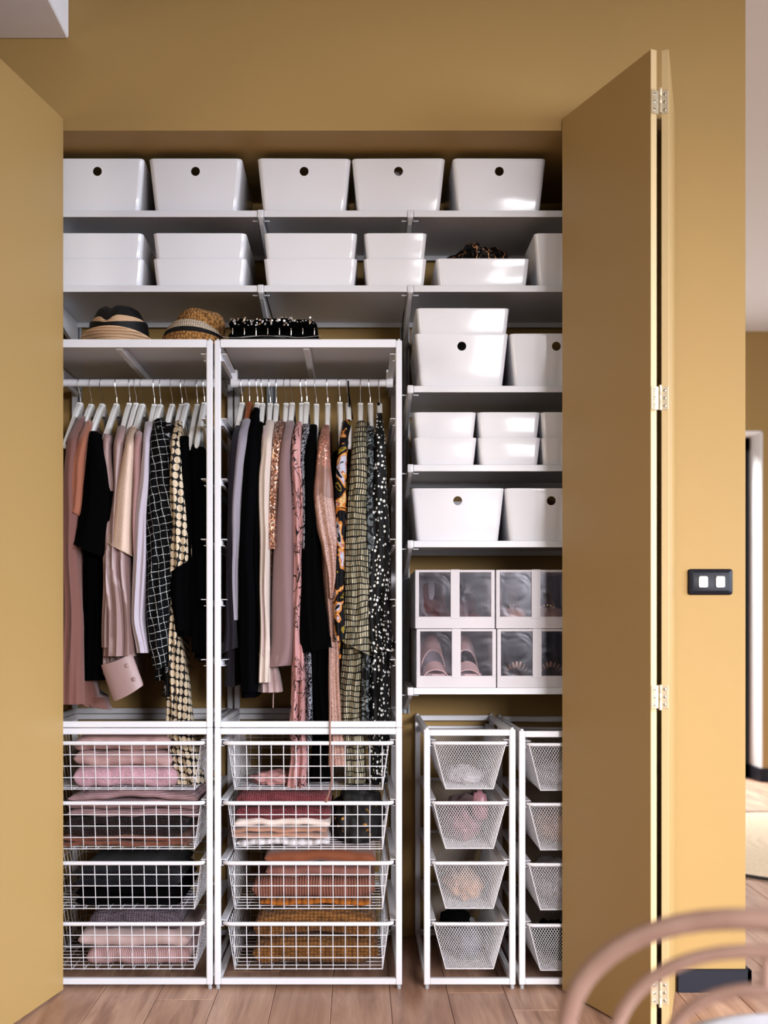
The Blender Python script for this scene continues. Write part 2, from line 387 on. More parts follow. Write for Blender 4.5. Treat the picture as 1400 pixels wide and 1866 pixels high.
# ------------------------------------------------------------------ closet doors
ZT, ZB, TH = 2.325, .006, .0165
def slab(a, d, n, L, z0, z1, th, c=.0012):
    """door leaf: face corner a, direction d along its width, thickness along n"""
    b = MB(); b.cbox(0, 0, z0, L, th, z1, c)
    M = Matrix(((d[0], n[0], 0, a[0]), (d[1], n[1], 0, a[1]), (0, 0, 1, 0), (0, 0, 0, 1)))
    b.v = [tuple(M @ Vector(p)) for p in b.v]; return b
d = Vector((-.204, -1)).normalized()
d1 = tag(empty('door_1', (-.788, -.02, 0)), 'open ochre closet door at the left side of the opening', 'door', kind='structure')
slab((-.788, -.02), d, (d.y, -d.x), .44, ZB, ZT, TH).build('door_panel', m_door, d1, (-.788, -.02, 0))
d2 = tag(empty('door_2', (.70, -.38, 0)), 'ochre bifold closet door folded open right of the shelves', 'door', kind='structure')
A, B = Vector((.540, -.02)), Vector((.682, -.385)); d = (B-A).normalized(); nrm = Vector((-d.y, d.x))
slab(A, d, nrm, (B-A).length, ZB, ZT, TH).build('door_panel', m_door, d2, (.70, -.38, 0))
Cn, Cf = Vector((.7255, -.383)), Vector((.840, -.024)); dd = (Cn-Cf).normalized(); nn = Vector((dd.y, -dd.x))
slab(Cf, dd, nn, (Cn-Cf).length, ZB, ZT, TH).build('door_panel', m_door, d2, (.70, -.38, 0))
# paler lipping on the two folding edges
for (p, dr, n_) in ((B, d, nrm), (Cn, dd, nn)):
    slab(p+dr*.0001, dr, n_, .0012, ZB, ZT, TH, .0004).build('edge_lipping', m_edge, d2, (.70, -.38, 0))
for k, py in enumerate((185, 725, 1270, 1810)):
    z = sz(py, -.385); hh = .027
    b = MB(); b.lathe([(.0038, -hh-.003), (.0038, -.009), (.0034, -.0085), (.0034, -.0075), (.0038, -.007), (.0038, .009), (.0034, .0095), (.0038, .010), (.0038, hh), (.002, hh+.002)], 12, (.7030, -.3925, z), True, True)
    hg = b.build('hinge', m_brass, d2, (.70, -.38, 0), True); hg['label'] = 'satin metal butt hinge joining the two door leaves'
    for (p, dr, n_, o1, o2) in ((B, d, nrm, .001, TH+.004), (Cn, dd, nn, .001, TH+.003)):
        lb = slab(p+dr*.0013+n_*o1, dr, n_, .0015, z-hh, z+hh, o2-o1, .0004)
        lb.build('hinge_leaf', m_brass, hg, (.70, -.38, 0))
        for zz in (-.018, 0, .018):
            q = p+dr*.0028+n_*(TH*.5+.001)
            sb = MB(); sb.lathe([(.0001, .0012), (.0022, .0012), (.0033, .0006), (.0034, 0)], 10)
            R = Vector((dr.x, dr.y, 0)).to_track_quat('Z', 'Y').to_matrix()
            sb.v = [tuple(R @ Vector(v)+Vector((q.x, q.y, z+zz))) for v in sb.v]
            sb.build('screw', m_screw, hg, (.70, -.38, 0), True)

# switch plate
e = tag(empty('light_switch', P(1294, 1060, YW)), 'black double light switch with two white rockers on the ochre wall', 'switch')
x0, x1 = sx(1253.5, YW), sx(1334.5, YW); z0, z1 = sz(1084, YW), sz(1037, YW); ex, ez = P(1294, 1060, YW)[0], P(1294, 1060, YW)[2]
def rrect(x0, x1, z0, z1, r, y, n=5):
    out = []
    for cx, cz, a0 in ((x1-r, z1-r, 0), (x0+r, z1-r, PI/2), (x0+r, z0+r, PI), (x1-r, z0+r, 1.5*PI)):
        out += [(cx+r*math.cos(a0+PI/2*k/n), y, cz+r*math.sin(a0+PI/2*k/n)) for k in range(n+1)]
    return out
b = MB(); b.loft([rrect(x0, x1, z0, z1, .007, YW), rrect(x0, x1, z0, z1, .007, YW-.004), rrect(x0+.002, x1-.002, z0+.002, z1-.002, .006, YW-.007), rrect(x0+.012, x1-.012, z0+.010, z1-.010, .003, YW-.0115)])
b.build('switch_plate', m_switch, e, (ex, YW, ez), True, ang=25)
for px in (1279.5, 1310.5):
    cx, cz = sx(px, YW), sz(1060.5, YW)
    b = MB(); y_ = YW-.0116
    for (a0, a1, c0, c1) in ((-.0118, -.0088, -.0148, .0148), (.0088, .0118, -.0148, .0148), (-.0118, .0118, -.0148, -.0118), (-.0118, .0118, .0110, .0148)):
        b.cbox(cx+a0, y_-.003, cz+c0, cx+a1, y_+.001, cz+c1, .0005)
    rk = b.build('rocker_frame', m_rocker, e, (ex, YW, ez))
    b = MB(); b.loft([[(cx+a, y_-yy, cz+c) for a, c in ((-.0086, -.0116), (.0086, -.0116), (.0086, .0104), (-.0086, .0104))] for yy in (-.001, .0012)])
    for i in (4, 5): b.v[i] = (b.v[i][0], b.v[i][1]-.002, b.v[i][2])
    b.build('rocker', m_rocker, rk, (ex, YW, ez))

# ------------------------------------------------------------------ wall-hung shelving
YS = .11                                       # shelf front edge
UX = [-.882, -.274, .142, .748]                # wall uprights
ROWZ = [sz(383.5, YS), sz(520, YS)]; COLZ = [sz(703, YS), sz(847, YS), sz(985.5, YS), sz(1253.5, YS)]
uplab = ['leftmost grey wall upright carrying the top shelves', 'grey wall upright between the two left top shelves, two brackets',
         'long grey wall upright between the hanging frames and the bin shelves', 'grey wall upright hidden behind the folded door']
for i, ux in enumerate(UX):
    zb = (1.5, 1.5, sz(1300, .50), sz(1300, .50))[i]; zt = 2.25
    e = tag(empty('wall_upright', (ux, .508, zb)), uplab[i], 'upright', 'wall uprights of the shelving')
    b = MB(); wq = .0125
    b.cbox(ux-wq, .506, zb, ux+wq, .5119, zt, .0008)
    for sgn in (-1, 1): b.cbox(ux+sgn*wq-.002, .492, zb, ux+sgn*wq+.002, .511, zt, .0008)
    b.cbox(ux-.0035, .495, zb, ux+.0035, .511, zt, .0008)
    b.build('channel', m_grey, e, (ux, .508, zb))
    zs = ROWZ if i < 2 else ROWZ+COLZ
    for z in zs:
        b = MB(); hw = .0052
        # tapering arm from the wall to the shelf front with a rounded nose
        prof = [(.500, z-.085), (.49, z-.088), (YS+.03, z-.030), (YS+.002, z-.022), (YS-.002, z-.018), (YS-.002, z+.0005), (.500, z+.0005)]
        b.loft([[(ux+s_*hw, y, zz) for y, zz in prof] for s_ in (-1, 1)])
        br = b.build('shelf_bracket', m_shelf, e, (ux, .508, zb))
        b = MB(); b.cbox(ux-.0085, YS-.004, z-.021, ux+.0085, YS+.03, z+.0015, .0025, 2)
        b.build('bracket_cap', m_white, br, (ux, .508, zb), True)
        b = MB()
        for s_ in (-1, 1):
            if (i == 0 and s_ < 0): continue
            xa, xb = sorted((ux+s_*.0085, ux+s_*.024))
            b.cbox(xa, YS+.022, z-.0235, xb, YS+.026, z-.0195, .0005)
        if b.v: b.build('shelf_clip', m_grey, br, (ux, .508, zb))
def shelf(x0, x1, z, label, group):
    b = MB(); b.cbox(x0, YS, z-.018, x1, YS+.0022, z, .0008)           # folded front lip
    b.cbox(x0, YS+.0005, z-.0035, x1, .490, z, .0008)                  # sheet
    b.cbox(x0, .487, z-.018, x1, .490, z-.0005, .0008)
    o = b.build('shelf_board', m_shelf, None, ((x0+x1)/2, YS, z)); return tag(o, label, 'shelf', group)
gp = .0092
XR = .82
spans = [(UX[0]+gp-.04, UX[1]-gp), (UX[1]+gp, UX[2]-gp), (UX[2]+gp, XR)]
rn = ['top row', 'second row']
for r, z in enumerate(ROWZ):
    for k, (a, c) in enumerate(spans):
        shelf(a, c, z, ['white steel shelf, left board of the %s', 'white steel shelf, short middle board of the %s', 'white steel shelf, right board of the %s by the folded door'][k] % rn[r], 'top shelf boards')
for k, z in enumerate(COLZ):
    shelf(UX[2]+gp, XR, z, 'white steel shelf carrying '+['a tall bin with a low bin on its back', 'three stacks of small bins', 'two tall bins above the shoe boxes', 'the four fabric shoe boxes'][k], 'right column shelves')

# ------------------------------------------------------------------ frames
TB = .0165
m_frame = m_white
def frame(x0, wd, z0, z1, name, label, rails, feet=True, top=False, rod=None, dep=.50):
    e = tag(empty(name, (x0, 0, z0)), label, 'frame', None); O = (x0, 0, z0); x1 = x0+wd
    zb = z0+(.012 if feet else 0)
    for x in (x0, x1-TB):
        for y in (0, dep-TB):
            p = MB().cbox(x, y, zb, x+TB, y+TB, z1, .0018, 1).build('post', m_frame, e, O)
            if feet: MB().lathe([(.0055, 0), (.0058, .004), (.005, .013)], 12, (x+TB/2, y+TB/2, z0), True, True).build('foot', m_foot, e, O, True)
            MB().lathe([(.0042, -.001), (.0042, .0035), (.003, .0045)], 10, (x+TB/2, y+TB/2, z1), True, True).build('post_plug', m_frame, e, O, True)
    for z in (zb+.0005, z1-.0175):
        for y in (.0006, dep-TB): MB().cbox(x0+TB, y, z, x1-TB, y+TB-.0012, z+.0165, .0015).build('crossbar', m_frame, e, O)
        for x in (x0+.001, x1-TB+.001): MB().cbox(x, TB, z, x+TB-.002, dep-TB, z+.0165, .0015).build('side_bar', m_frame, e, O)
    for zr in rails:
        for s_, x in ((1, x0+TB), (-1, x1-TB)):
            b = MB(); xi = x+s_*.0155; xs = sorted((x-s_*.002, x+s_*.0015)); xl = sorted((x, xi)); x2 = sorted((x, x+s_*.0082))
            b.cbox(xs[0], .008, zr-.009, xs[1], dep-.008, zr+.009, .0004)
            b.cbox(xl[0], .004, zr+.0075, xl[1], dep-.012, zr+.0092, .0004)
            b.cbox(x2[0], .010, zr-.0092, x2[1], dep-.012, zr-.0075, .0004)
            b.build('runner_rail', m_frame, e, O)
    if top:
        b = MB(); b.cbox(x0+TB, -.0012, z1-.0195, x1-TB, .0012, z1+.0022, .0006)
        b.cbox(x0+TB, -.0008, z1+.0004, x1-TB, dep-.002, z1+.0022, .0006)
        ts = b.build('top_shelf', m_shelf, e, O)
        xm = (x0+x1)/2-.006
        MB().cbox(xm-.009, TB, z1-.021, xm+.009, dep-TB, z1+.0003, .002).build('support_rib', m_shelf, ts, O)
    if rod:
        zr = rod; b = MB()
        pts = [(x0+TB+.004, .24, zr), (x1-TB-.004, .24, zr)]
        b.tube(pts, .0108, 20); rd = b.build('clothes_rod', m_frame, e, O, True)
        for xa, xb in ((x0+TB+.001, x0+TB+.020), (x1-TB-.020, x1-TB-.001)):
            MB().tube([(xa, .24, zr), (xb, .24, zr)], .0135, 20).build('rod_socket', m_frame, rd, O, True)
            MB().cbox(min(xa, xb)+(.001 if xa < 0 else 0), .228, zr, max(xa, xb), .252, zr+.036, .001).build('rod_bracket', m_frame, rd, O)
    return e
LX, RX = -.8935, -.3885; WU = .500
UZ = [sz(p, 0) for p in (650, 768, 878, 988, 1098, 1208)]
BZ = [sz(p, 0) for p in (1354, 1463, 1572.5, 1683)]
ZM = sz(1326.5, 0); ZTOP = sz(618.5, 0); RODZ = sz(698, .24)
frame(LX, WU, 0, ZM, 'drawer_frame', 'left white wire-basket frame standing on the floor under the hanging frame', BZ)
frame(RX, WU+.003, 0, ZM, 'drawer_frame', 'middle white wire-basket frame on the floor, right of its twin', BZ)
frame(LX, WU, ZM+.0005, ZTOP-.002, 'hanging_frame', 'left white hanging frame with clothes rod and two hats on top', UZ, False, True, RODZ)
frame(RX, WU+.003, ZM+.0005, ZTOP-.002, 'hanging_frame', 'right white hanging frame with clothes rod and sequin cloth on top', UZ, False, True, RODZ)
NX0, NX1, NZ = sx(773, 0), sx(946.5, 0), sz(1329, 0); WN = .2455
frame(NX0, WN, 0, NZ, 'narrow_drawer_frame', 'narrow white frame with four mesh baskets, the left one', BZ)
frame(NX1, WN, 0, NZ-.004, 'narrow_drawer_frame', 'narrow white mesh-basket frame half hidden by the bifold door', [z-.004 for z in BZ])

# ------------------------------------------------------------------ wire baskets
def rim_path(x0, x1, y0, y1, z, r, n=5):
    out = []
    for cx, cy, a0 in ((x1-r, y1-r, 0), (x0+r, y1-r, PI/2), (x0+r, y0+r, PI), (x1-r, y0+r, 1.5*PI)):
        out += [(cx+r*math.cos(a0+PI/2*k/n), cy+r*math.sin(a0+PI/2*k/n), z) for k in range(n+1)]
    return out
def make_wire_basket():
    e = empty('wire_basket'); wt, wb, dp, h = .2255, .1985, .475, .128
    MB().tube(rim_path(-wt, wt, 0, dp, 0, .02), .0056, 10, True).build('rim', m_white, e, (0, 0, 0), True)
    b = MB(); r = .00122; wt2 = .2165
    def yf(t): return lerp(.002, .020, t)
    def yb(t): return lerp(dp-.002, dp-.020, t)
    n = 13
    for i in range(n):
        x = lerp(-wb, wb, i/(n-1))
        b.tube([(x, yf(0), -.003), (x, yf(.5), -h/2), (x, yf(1), -h), (x, yb(.96), -h-.001), (x, yb(1), -h), (x, yb(0), -.003)], r, 5)
    m = 14
    for j in range(m):
        y = lerp(.022, dp-.022, j/(m-1))
        b.tube([(-wt2, y, -.002), (-wb-.001, y, -h+.002), (-wb+.003, y, -h+.0015), (wb-.003, y, -h+.0015), (wb+.001, y, -h+.002), (wt2, y, -.002)], r, 5)
    for k in range(1, 5):
        t = k/4*.98; xx = lerp(wt2, wb, t)+.001
        b.tube(rim_path(-xx, xx, yf(t)-.0015, yb(t)+.0015, -h*t, .008, 3), r*1.1, 5, True)
    b.build('wire_grid', m_white, e, (0, 0, 0), True, ang=80)
    return e
wlabs = ['left wire basket of pink fluffy jumpers, topmost of its frame', 'left wire basket of mauve and dark brown knits, second from top', 'left wire basket of folded black knits, third from top', 'left wire basket of blush knits, lowest of its frame',
         'middle wire basket with dress hems hanging into it, topmost of its frame', 'middle wire basket holding burgundy, cream and white knits with gold sequins', 'middle wire basket of brown and mustard knits, third from top', 'middle wire basket holding one chunky mustard jumper, lowest']
wb0 = make_wire_basket(); k = 0
for x0 in (LX, RX):
    for z in BZ:
        o = wb0 if k == 0 else copy_tree(wb0)
        o.location = (x0+WU/2+(0.0015 if x0 == RX else 0), -.006 if k in (1, 5) else -.004, z)
        tag(o, wlabs[k], 'basket', 'white wire baskets'); k += 1

# ------------------------------------------------------------------ mesh baskets
def make_mesh_basket():
    e = empty('mesh_basket'); wt, wb, dp, h = .098, .064, .470, .124
    MB().tube(rim_path(-wt-.0008, wt+.0008, 0, dp, 0, .016), .005, 10, True).build('rim', m_white, e, (0, 0, 0), True)
    y0t, y0b, y1t, y1b = .003, .014, dp-.003, dp-.018; zt, zb = -.003, -h
    T = [Vector(p) for p in ((-wt+.002, y0t, zt), (wt-.002, y0t, zt), (wt-.002, y1t, zt), (-wt+.002, y1t, zt))]
    Bq = [Vector(p) for p in ((-wb, y0b, zb), (wb, y0b, zb), (wb, y1b, zb), (-wb, y1b, zb))]
    def panel(b, A, Bv, Cv, Dv, cell=.0064, asp=.58, wd=.00055):
        W = ((Bv-A).length+(Cv-Dv).length)/2; H = ((Dv-A).length+(Cv-Bv).length)/2
        nrm = (Bv-A).cross(Dv-A).normalized()*.0006
        def pt(s, t): u, v = s/W, t/H; return A*(1-u)*(1-v)+Bv*u*(1-v)+Cv*u*v+Dv*(1-u)*v
        k = -int(H*asp/cell)-1
        while k*cell < W:
            for sgn in (1, -1):
                s0 = k*cell; p0 = (s0, 0); p1 = (s0+H*asp, H)
                if sgn < 0: p0, p1 = (s0, H), (s0+H*asp, 0)
                ta = max(0, -s0/(H*asp)); tb = min(1, (W-s0)/(H*asp))
                if tb-ta < .01: continue
                q = [(lerp(p0[0], p1[0], t), lerp(p0[1], p1[1], t)) for t in (ta, (ta+tb)/2, tb)]
                ps = [pt(*v) for v in q]
                rings = []
                for i, p in enumerate(ps):
                    tg = (ps[min(i+1, 2)]-ps[max(i-1, 0)]).normalized(); sd = tg.cross(nrm.normalized())*wd
                    rings.append([p+sd+nrm*sgn*.2, p+nrm+nrm*sgn*.2, p-sd+nrm*sgn*.2, p-nrm+nrm*sgn*.2])
                b.loft(rings, False, False)
            k += 1
    b = MB()
    for i in range(4):
        j = (i+1) % 4; panel(b, Bq[i], Bq[j], T[j], T[i])
    panel(b, Bq[0], Bq[1], Bq[2], Bq[3])
    for i in range(4): b.tube([Bq[i], T[i]], .0014, 5); b.tube([Bq[i], Bq[(i+1) % 4]], .0014, 5)
    b.build('mesh_body', m_white, e)
    return e
mb0 = make_mesh_basket(); k = 0
mlabs = ['narrow mesh basket with white cloth at its bottom, topmost of the left narrow frame', 'narrow mesh basket with a mauve scarf poking over its rim', 'narrow mesh basket with a peach garment at its bottom', 'narrow mesh basket with grey and black cloth, lowest of the left narrow frame',
         'mesh basket beside the bifold door with white cloth, topmost', 'mesh basket beside the bifold door with peach cloth, second from top', 'mesh basket beside the bifold door full of white cloth, third from top', 'mesh basket beside the bifold door, the lowest and darkest']
for f, x0 in enumerate((NX0, NX1)):
    for z in BZ:
        o = mb0 if k == 0 else copy_tree(mb0); o.location = (x0+WN/2, -.004, z-.004*f); tag(o, mlabs[k], 'basket', 'white mesh baskets'); k += 1

# ------------------------------------------------------------------ bins
def rr(hx, y0, y1, z, r, n=5):
    out = []
    for cx, cy, a0 in ((hx-r, y1-r, 0), (-hx+r, y1-r, PI/2), (-hx+r, y0+r, PI), (hx-r, y0+r, 1.5*PI)):
        out += [(cx+r*math.cos(a0+PI/2*k/n), cy+r*math.sin(a0+PI/2*k/n), z) for k in range(n+1)]
    return out
def bin_mesh(name, W, Dp, H, hole):
    b = MB(); tp = .0135*H/.15*1.15; th = .003; r = .014
    def ring(f, ins, z): i = tp*(1-f)+ins; return rr(W/2-i, i*.8, Dp-i*.8, z, max(.004, r-ins*.6))
    rings = [ring(.0, .006, 0), ring(0, .0015, .0015), ring(.02, 0, .005)]
    for f in (.35, .7): rings.append(ring(f, 0, H*f))
    rings += [ring(.955, 0, H*.955), ring(.99, -.0006, H*.985), ring(1, .0006, H), ring(1, .0024, H), ring(.98, th, H*.97), ring(.5, th, H*.5), ring(0.04, th, .006), ring(0, .012, .004)]
    b.loft(rings, True, True)
    o = b.build(name, m_bin, None, (0, 0, 0), True, ang=50)
    if hole:
        c = MB().tube([(0, -.05, H-.0345), (0, .06, H-.0345)], .0125, 28).build('cutter', m_bin)
        md = o.modifiers.new('hole', 'BOOLEAN'); md.object = c; md.operation = 'DIFFERENCE'; md.solver = 'EXACT'
        dg = bpy.context.evaluated_depsgraph_get(); dg.update()
        me = bpy.data.meshes.new_from_object(o.evaluated_get(dg)); o.modifiers.clear(); o.data = me; me.name = name
        me.polygons.foreach_set('use_smooth', [True]*len(me.polygons)); me.set_sharp_from_angle(angle=math.radians(40))
        bpy.data.objects.remove(c)
    COL.objects.unlink(o); return o
W26 = .2595
TALL = bin_mesh('storage_bin', W26, .345, .1465, True)
LOW = bin_mesh('low_storage_bin', W26, .345, .0765, False)
SMALL = bin_mesh('small_storage_bin', .1745, .258, .0765, False)
YB = YS+.006
def put(proto, px_l, px_r, z, label, group, rz=0, y=YB):
    o = proto.copy(); COL.objects.link(o); cx = sx((px_l+px_r)/2, y); o.location = (cx, y, z); o.rotation_euler = (0, 0, rz)
    return tag(o, label, 'bin', group)
z = ROWZ[0]+.0002
for k, (a, c) in enumerate(((92, 262), (271, 441), (470, 638.5), (642, 811), (826.5, 994.5))):
    put(TALL, a, c, z, ['tall white bin with a hole at the top left, cut off by the door', 'tall white bin on the top shelf, second from the left door', 'tall white bin in the middle of the top shelf', 'tall white bin on the top shelf with pale cloth seen through its hole', 'tall white bin at the right end of the top shelf'][k], 'tall bins on the top shelf', (0, 0, .01, -.008, .006)[k])
z = ROWZ[1]+.0002; up = .0705
for k, (a, c) in enumerate(((91, 259), (278, 449.5), (481, 650.5))):
    nm = ['stack cut off by the left door', 'second stack from the left door', 'stack below the middle top bin'][k]
    put(LOW, a, c, z, 'lower low white bin of the '+nm, 'low bins on the second shelf')
    put(LOW, a+.5, c-.5, z+up, 'upper low white bin of the '+nm, 'low bins on the second shelf', .004)
put(SMALL, 664, 777, z, 'small white bin on the second shelf under its twin', 'small bins on the second shelf')
put(SMALL, 664.5, 777.5, z+up, 'small white bin stacked on its twin on the second shelf', 'small bins on the second shelf', -.004)
put(LOW, 795.5, 965, z, 'single low white bin with dark satin cloth piled on it', 'low bins on the second shelf')
put(TALL, 974, 1144, z-.001+.001, 'tall white bin on the second shelf half hidden by the bifold door', 'tall bins on the second shelf')
z = COLZ[0]+.0002
put(TALL, 758, 926, z, 'tall white bin with a low bin standing on it', 'tall bins of the right column')
put(LOW, 759.5, 928, z+.1405, 'low white bin standing on a tall bin below the second shelf', 'low bins of the right column', .004)
put(TALL, 930, 1099, z, 'tall white bin by the door, right of the bin with a low bin on it', 'tall bins of the right column', -.012)
z = COLZ[1]+.0002
for k, (a, c) in enumerate(((755.5, 869), (873, 985.5), (988, 1101))):
    nm = ['leftmost small stack of the right column', 'middle small stack of the right column', 'small stack half hidden by the bifold door'][k]
    put(SMALL, a, c, z, 'lower small white bin of the '+nm, 'small bins of the right column', (.0, .01, 0)[k])
    put(SMALL, a-1, c-1, z+up, 'upper small white bin of the '+nm, 'small bins of the right column', (.003, .006, 0)[k])
z = COLZ[2]+.0002
put(TALL, 749.5, 919.5, z, 'tall white bin on the shelf above the shoe boxes, left one', 'tall bins above the shoe boxes')
put(TALL, 920.5, 1090, z, 'tall white bin above the shoe boxes with brown item in its hole', 'tall bins above the shoe boxes')
for o_ in (TALL, LOW, SMALL): bpy.data.objects.remove(o_)

# ------------------------------------------------------------------ crumpled cloth
def wob(x, y, z, s):
    return (math.sin(x*1.7+s)*math.cos(y*2.3-s*1.3)+.6*math.sin(z*3.1+x*2.9+s*2)+.45*math.sin(x*5.3-y*4.1+s*.7)+.3*math.cos(z*7.7+y*6.1-s))/2.2
def crumple(name, c, r, mat, label, cat, seed, amp=.28, group=None, sub=4):
    bm = bmesh.new(); bmesh.ops.create_icosphere(bm, subdivisions=sub, radius=1)
    for v in bm.verts:
        n = v.co.copy(); q = 1+amp*wob(n.x*2.4, n.y*2.4, n.z*2.4, seed)+amp*.35*math.sin(9*n.x+6*n.z+seed)*math.cos(8*n.y-5*n.z)
        z = n.z*q; z = max(z, -.62)
        v.co = Vector((n.x*q*r[0], n.y*q*r[1], (z+.62)*r[2]/1.62*1.6))
    me = bpy.data.meshes.new(name); bm.to_mesh(me); bm.free(); me.materials.append(mat)
    me.polygons.foreach_set('use_smooth', [True]*len(me.polygons))
    o = bpy.data.objects.new(name, me); COL.objects.link(o); o.location = c
    return tag(o, label, cat, group)
t = NT('black_satin_copper_glints'); c_ = t.coord()
e_ = t.n('ShaderNodeTexWave', {'Vector': c_, 'Scale': 9, 'Distortion': 14, 'Detail': 3, 'Detail Scale': 2}).outputs[0]
t.bump(e_, .6, .01)
m_glintsatin = t.fin(t.ramp(e_, [(.0, (6, 5, 4)), (.86, (10, 7, 5)), (.93, (120, 72, 40)), (1, (190, 140, 96))]), .3, .3, .5)  # copper glints painted into the colour along the fold ridges
m_whitecloth = plain('white_cotton', (214, 208, 216)); m_mauvecloth = satin('mauve_scarf_cloth', (150, 104, 112)); m_peach = plain('peach_cotton', (206, 158, 126))
m_greycloth = plain('grey_cotton', (120, 120, 130)); m_black = plain('black_wool', (3, 3, 3), .95, 0, .03)
zt = ROWZ[1]+.055
crumple('satin_cloth', (sx(873, .26), .28, zt), (.085, .10, .062), m_glintsatin, 'dark satin cloth with painted copper glints, piled in a low white bin', 'cloth', 2.2, .30)
crumple('pale_cloth', (sx(727, .2), .20, ROWZ[0]+.006), (.09, .07, .085), m_whitecloth, 'pale cloth inside the top shelf bin, seen through its hole', 'cloth', 4, .12, None, 3)
crumple('brown_garment', (sx(1006, .2), .20, COLZ[2]+.006), (.09, .07, .075), plain('brown_knit_cloth', (120, 62, 44)), 'brown garment seen through a bin hole above the shoe boxes', 'cloth', 5, .12, None, 3)
xc = NX0+WN/2; xd = NX1+WN/2; bf = -.118
data = [(xc, 0, (.052, .12, .036), m_whitecloth, 'white cloth lying in the topmost mesh basket of the left narrow frame', 1.1),
        (xc, 1, (.058, .16, .105), m_mauvecloth, 'mauve scarf bunched in a mesh basket with an end poking out', 2.5),
        (xc, 2, (.054, .13, .062), m_peach, 'peach garment bundled in a mesh basket, third from top', 3.3),
        (xc, 3, (.054, .15, .085), m_greycloth, 'grey cloth bundled in the lowest mesh basket', 4.1),
        (xd, 0, (.052, .13, .045), m_whitecloth, 'white cloth in the topmost mesh basket by the bifold door', 5.7),
        (xd, 1, (.054, .13, .085), m_peach, 'peach cloth in a mesh basket by the bifold door', 6.2),
        (xd, 2, (.056, .15, .092), m_whitecloth, 'heap of white cloth in the third mesh basket by the bifold door', 7.9),
        (xd, 3, (.054, .13, .075), m_black, 'black cloth in the lowest mesh basket by the bifold door', 8.8)]
for (x, i, r, m, lab, sd) in data:
    crumple('bundled_cloth', (x, .03+r[1]*1.15, BZ[i]+bf-(.004 if x == xd else 0)), (r[0], r[1], r[2]*.62), m, lab, 'cloth', sd, .16, 'cloths in the mesh baskets', 4)
crumple('scarf_end', (xc+.035, .07, BZ[1]-.055), (.022, .02, .05), m_mauvecloth, 'mauve scarf end standing above the rim of the second mesh basket', 'scarf', 3.9, .22, None, 3)
crumple('black_sock', (xc-.03, .12, BZ[3]-.035), (.04, .05, .03), m_black, 'black garment on the grey cloth in the lowest mesh basket', 'cloth', 1.9, .2, None, 3)

# ------------------------------------------------------------------ shoe boxes
t = NT('clear_box_plastic'); c_ = t.coord(); nb = t.n('ShaderNodeBump', {'Height': t.noise(c_, 14, 2, .5, 0, .6), 'Strength': .35, 'Distance': .006})
tr = t.n('ShaderNodeBsdfTransparent', {0: (.90, .87, .89, 1)}); gl = t.n('ShaderNodeBsdfGlossy', {'Roughness': .25, 'Color': (.7, .7, .76, 1)}); t.set(gl.inputs['Normal'], nb.outputs[0])
mx = t.n('ShaderNodeMixShader', {0: .022, 1: tr.outputs[0], 2: gl.outputs[0]}); t.t.links.new(mx.outputs[0], t.t.nodes['Material Output'].inputs[0]); m_clear = t.m
m_boxfab = plain('white_box_fabric', (226, 220, 224), .85, .1, .15, .1)
m_boxin = plain('box_lining_fabric', (150, 132, 128), .9, .1, .1, .1)
def make_shoe_box():
    e = empty('shoe_box'); W, H, Dp, th = .2215, .1625, .335, .003
    b = MB(); b.cbox(-W/2, .004, 0, W/2, Dp, th, .001).cbox(-W/2, .004, H-th, W/2, Dp, H, .001)
    b.cbox(-W/2, .004, 0, -W/2+th, Dp, H, .001).cbox(W/2-th, .004, 0, W/2, Dp, H, .001).cbox(-W/2, Dp-th, 0, W/2, Dp, H, .001)
    b.build('box_body', m_boxfab, e)
    b = MB(); b.cbox(-W/2, 0, 0, W/2, .004, .033, .001).cbox(-W/2, 0, H-.006, W/2, .004, H+.0006, .001)
    b.cbox(-W/2, 0, .03, -W/2+.0105, .004, H-.004, .001).cbox(W/2-.0105, 0, .03, W/2, .004, H-.004, .001)
    b.build('front_flap', m_boxfab, e)
    MB().box(-W/2+.008, .0022, .03, W/2-.008, .003, H-.004).build('clear_window', m_clear, e)
    MB().cbox(-.0125, -.0018, .028, .0125, .0022, H+.0015, .0006).build('pull_strap', m_boxfab, e)
    return e
sb0 = make_shoe_box(); zl = COLZ[3]+.0003
spots = [((756.5, 902.5), 1, 'white fabric shoe box holding dark pumps, upper left of four'), ((904, 1050), 1, 'white fabric shoe box with pearl-trimmed nude shoes, upper right of four'),
         ((758.5, 905), 0, 'white fabric shoe box holding pale pink slides, lower left of four'), ((906, 1052), 0, 'white fabric shoe box with ruffle-trimmed dark shoes, lower right of four')]
boxpos = []
for k, ((a, c), lv, lab) in enumerate(spots):
    o = sb0 if k == 0 else copy_tree(sb0); yy = YS+.004
    o.location = (sx((a+c)/2, yy), yy, zl+lv*.1645); boxpos.append(o.location.copy()); tag(o, lab, 'shoe box', 'fabric shoe boxes')
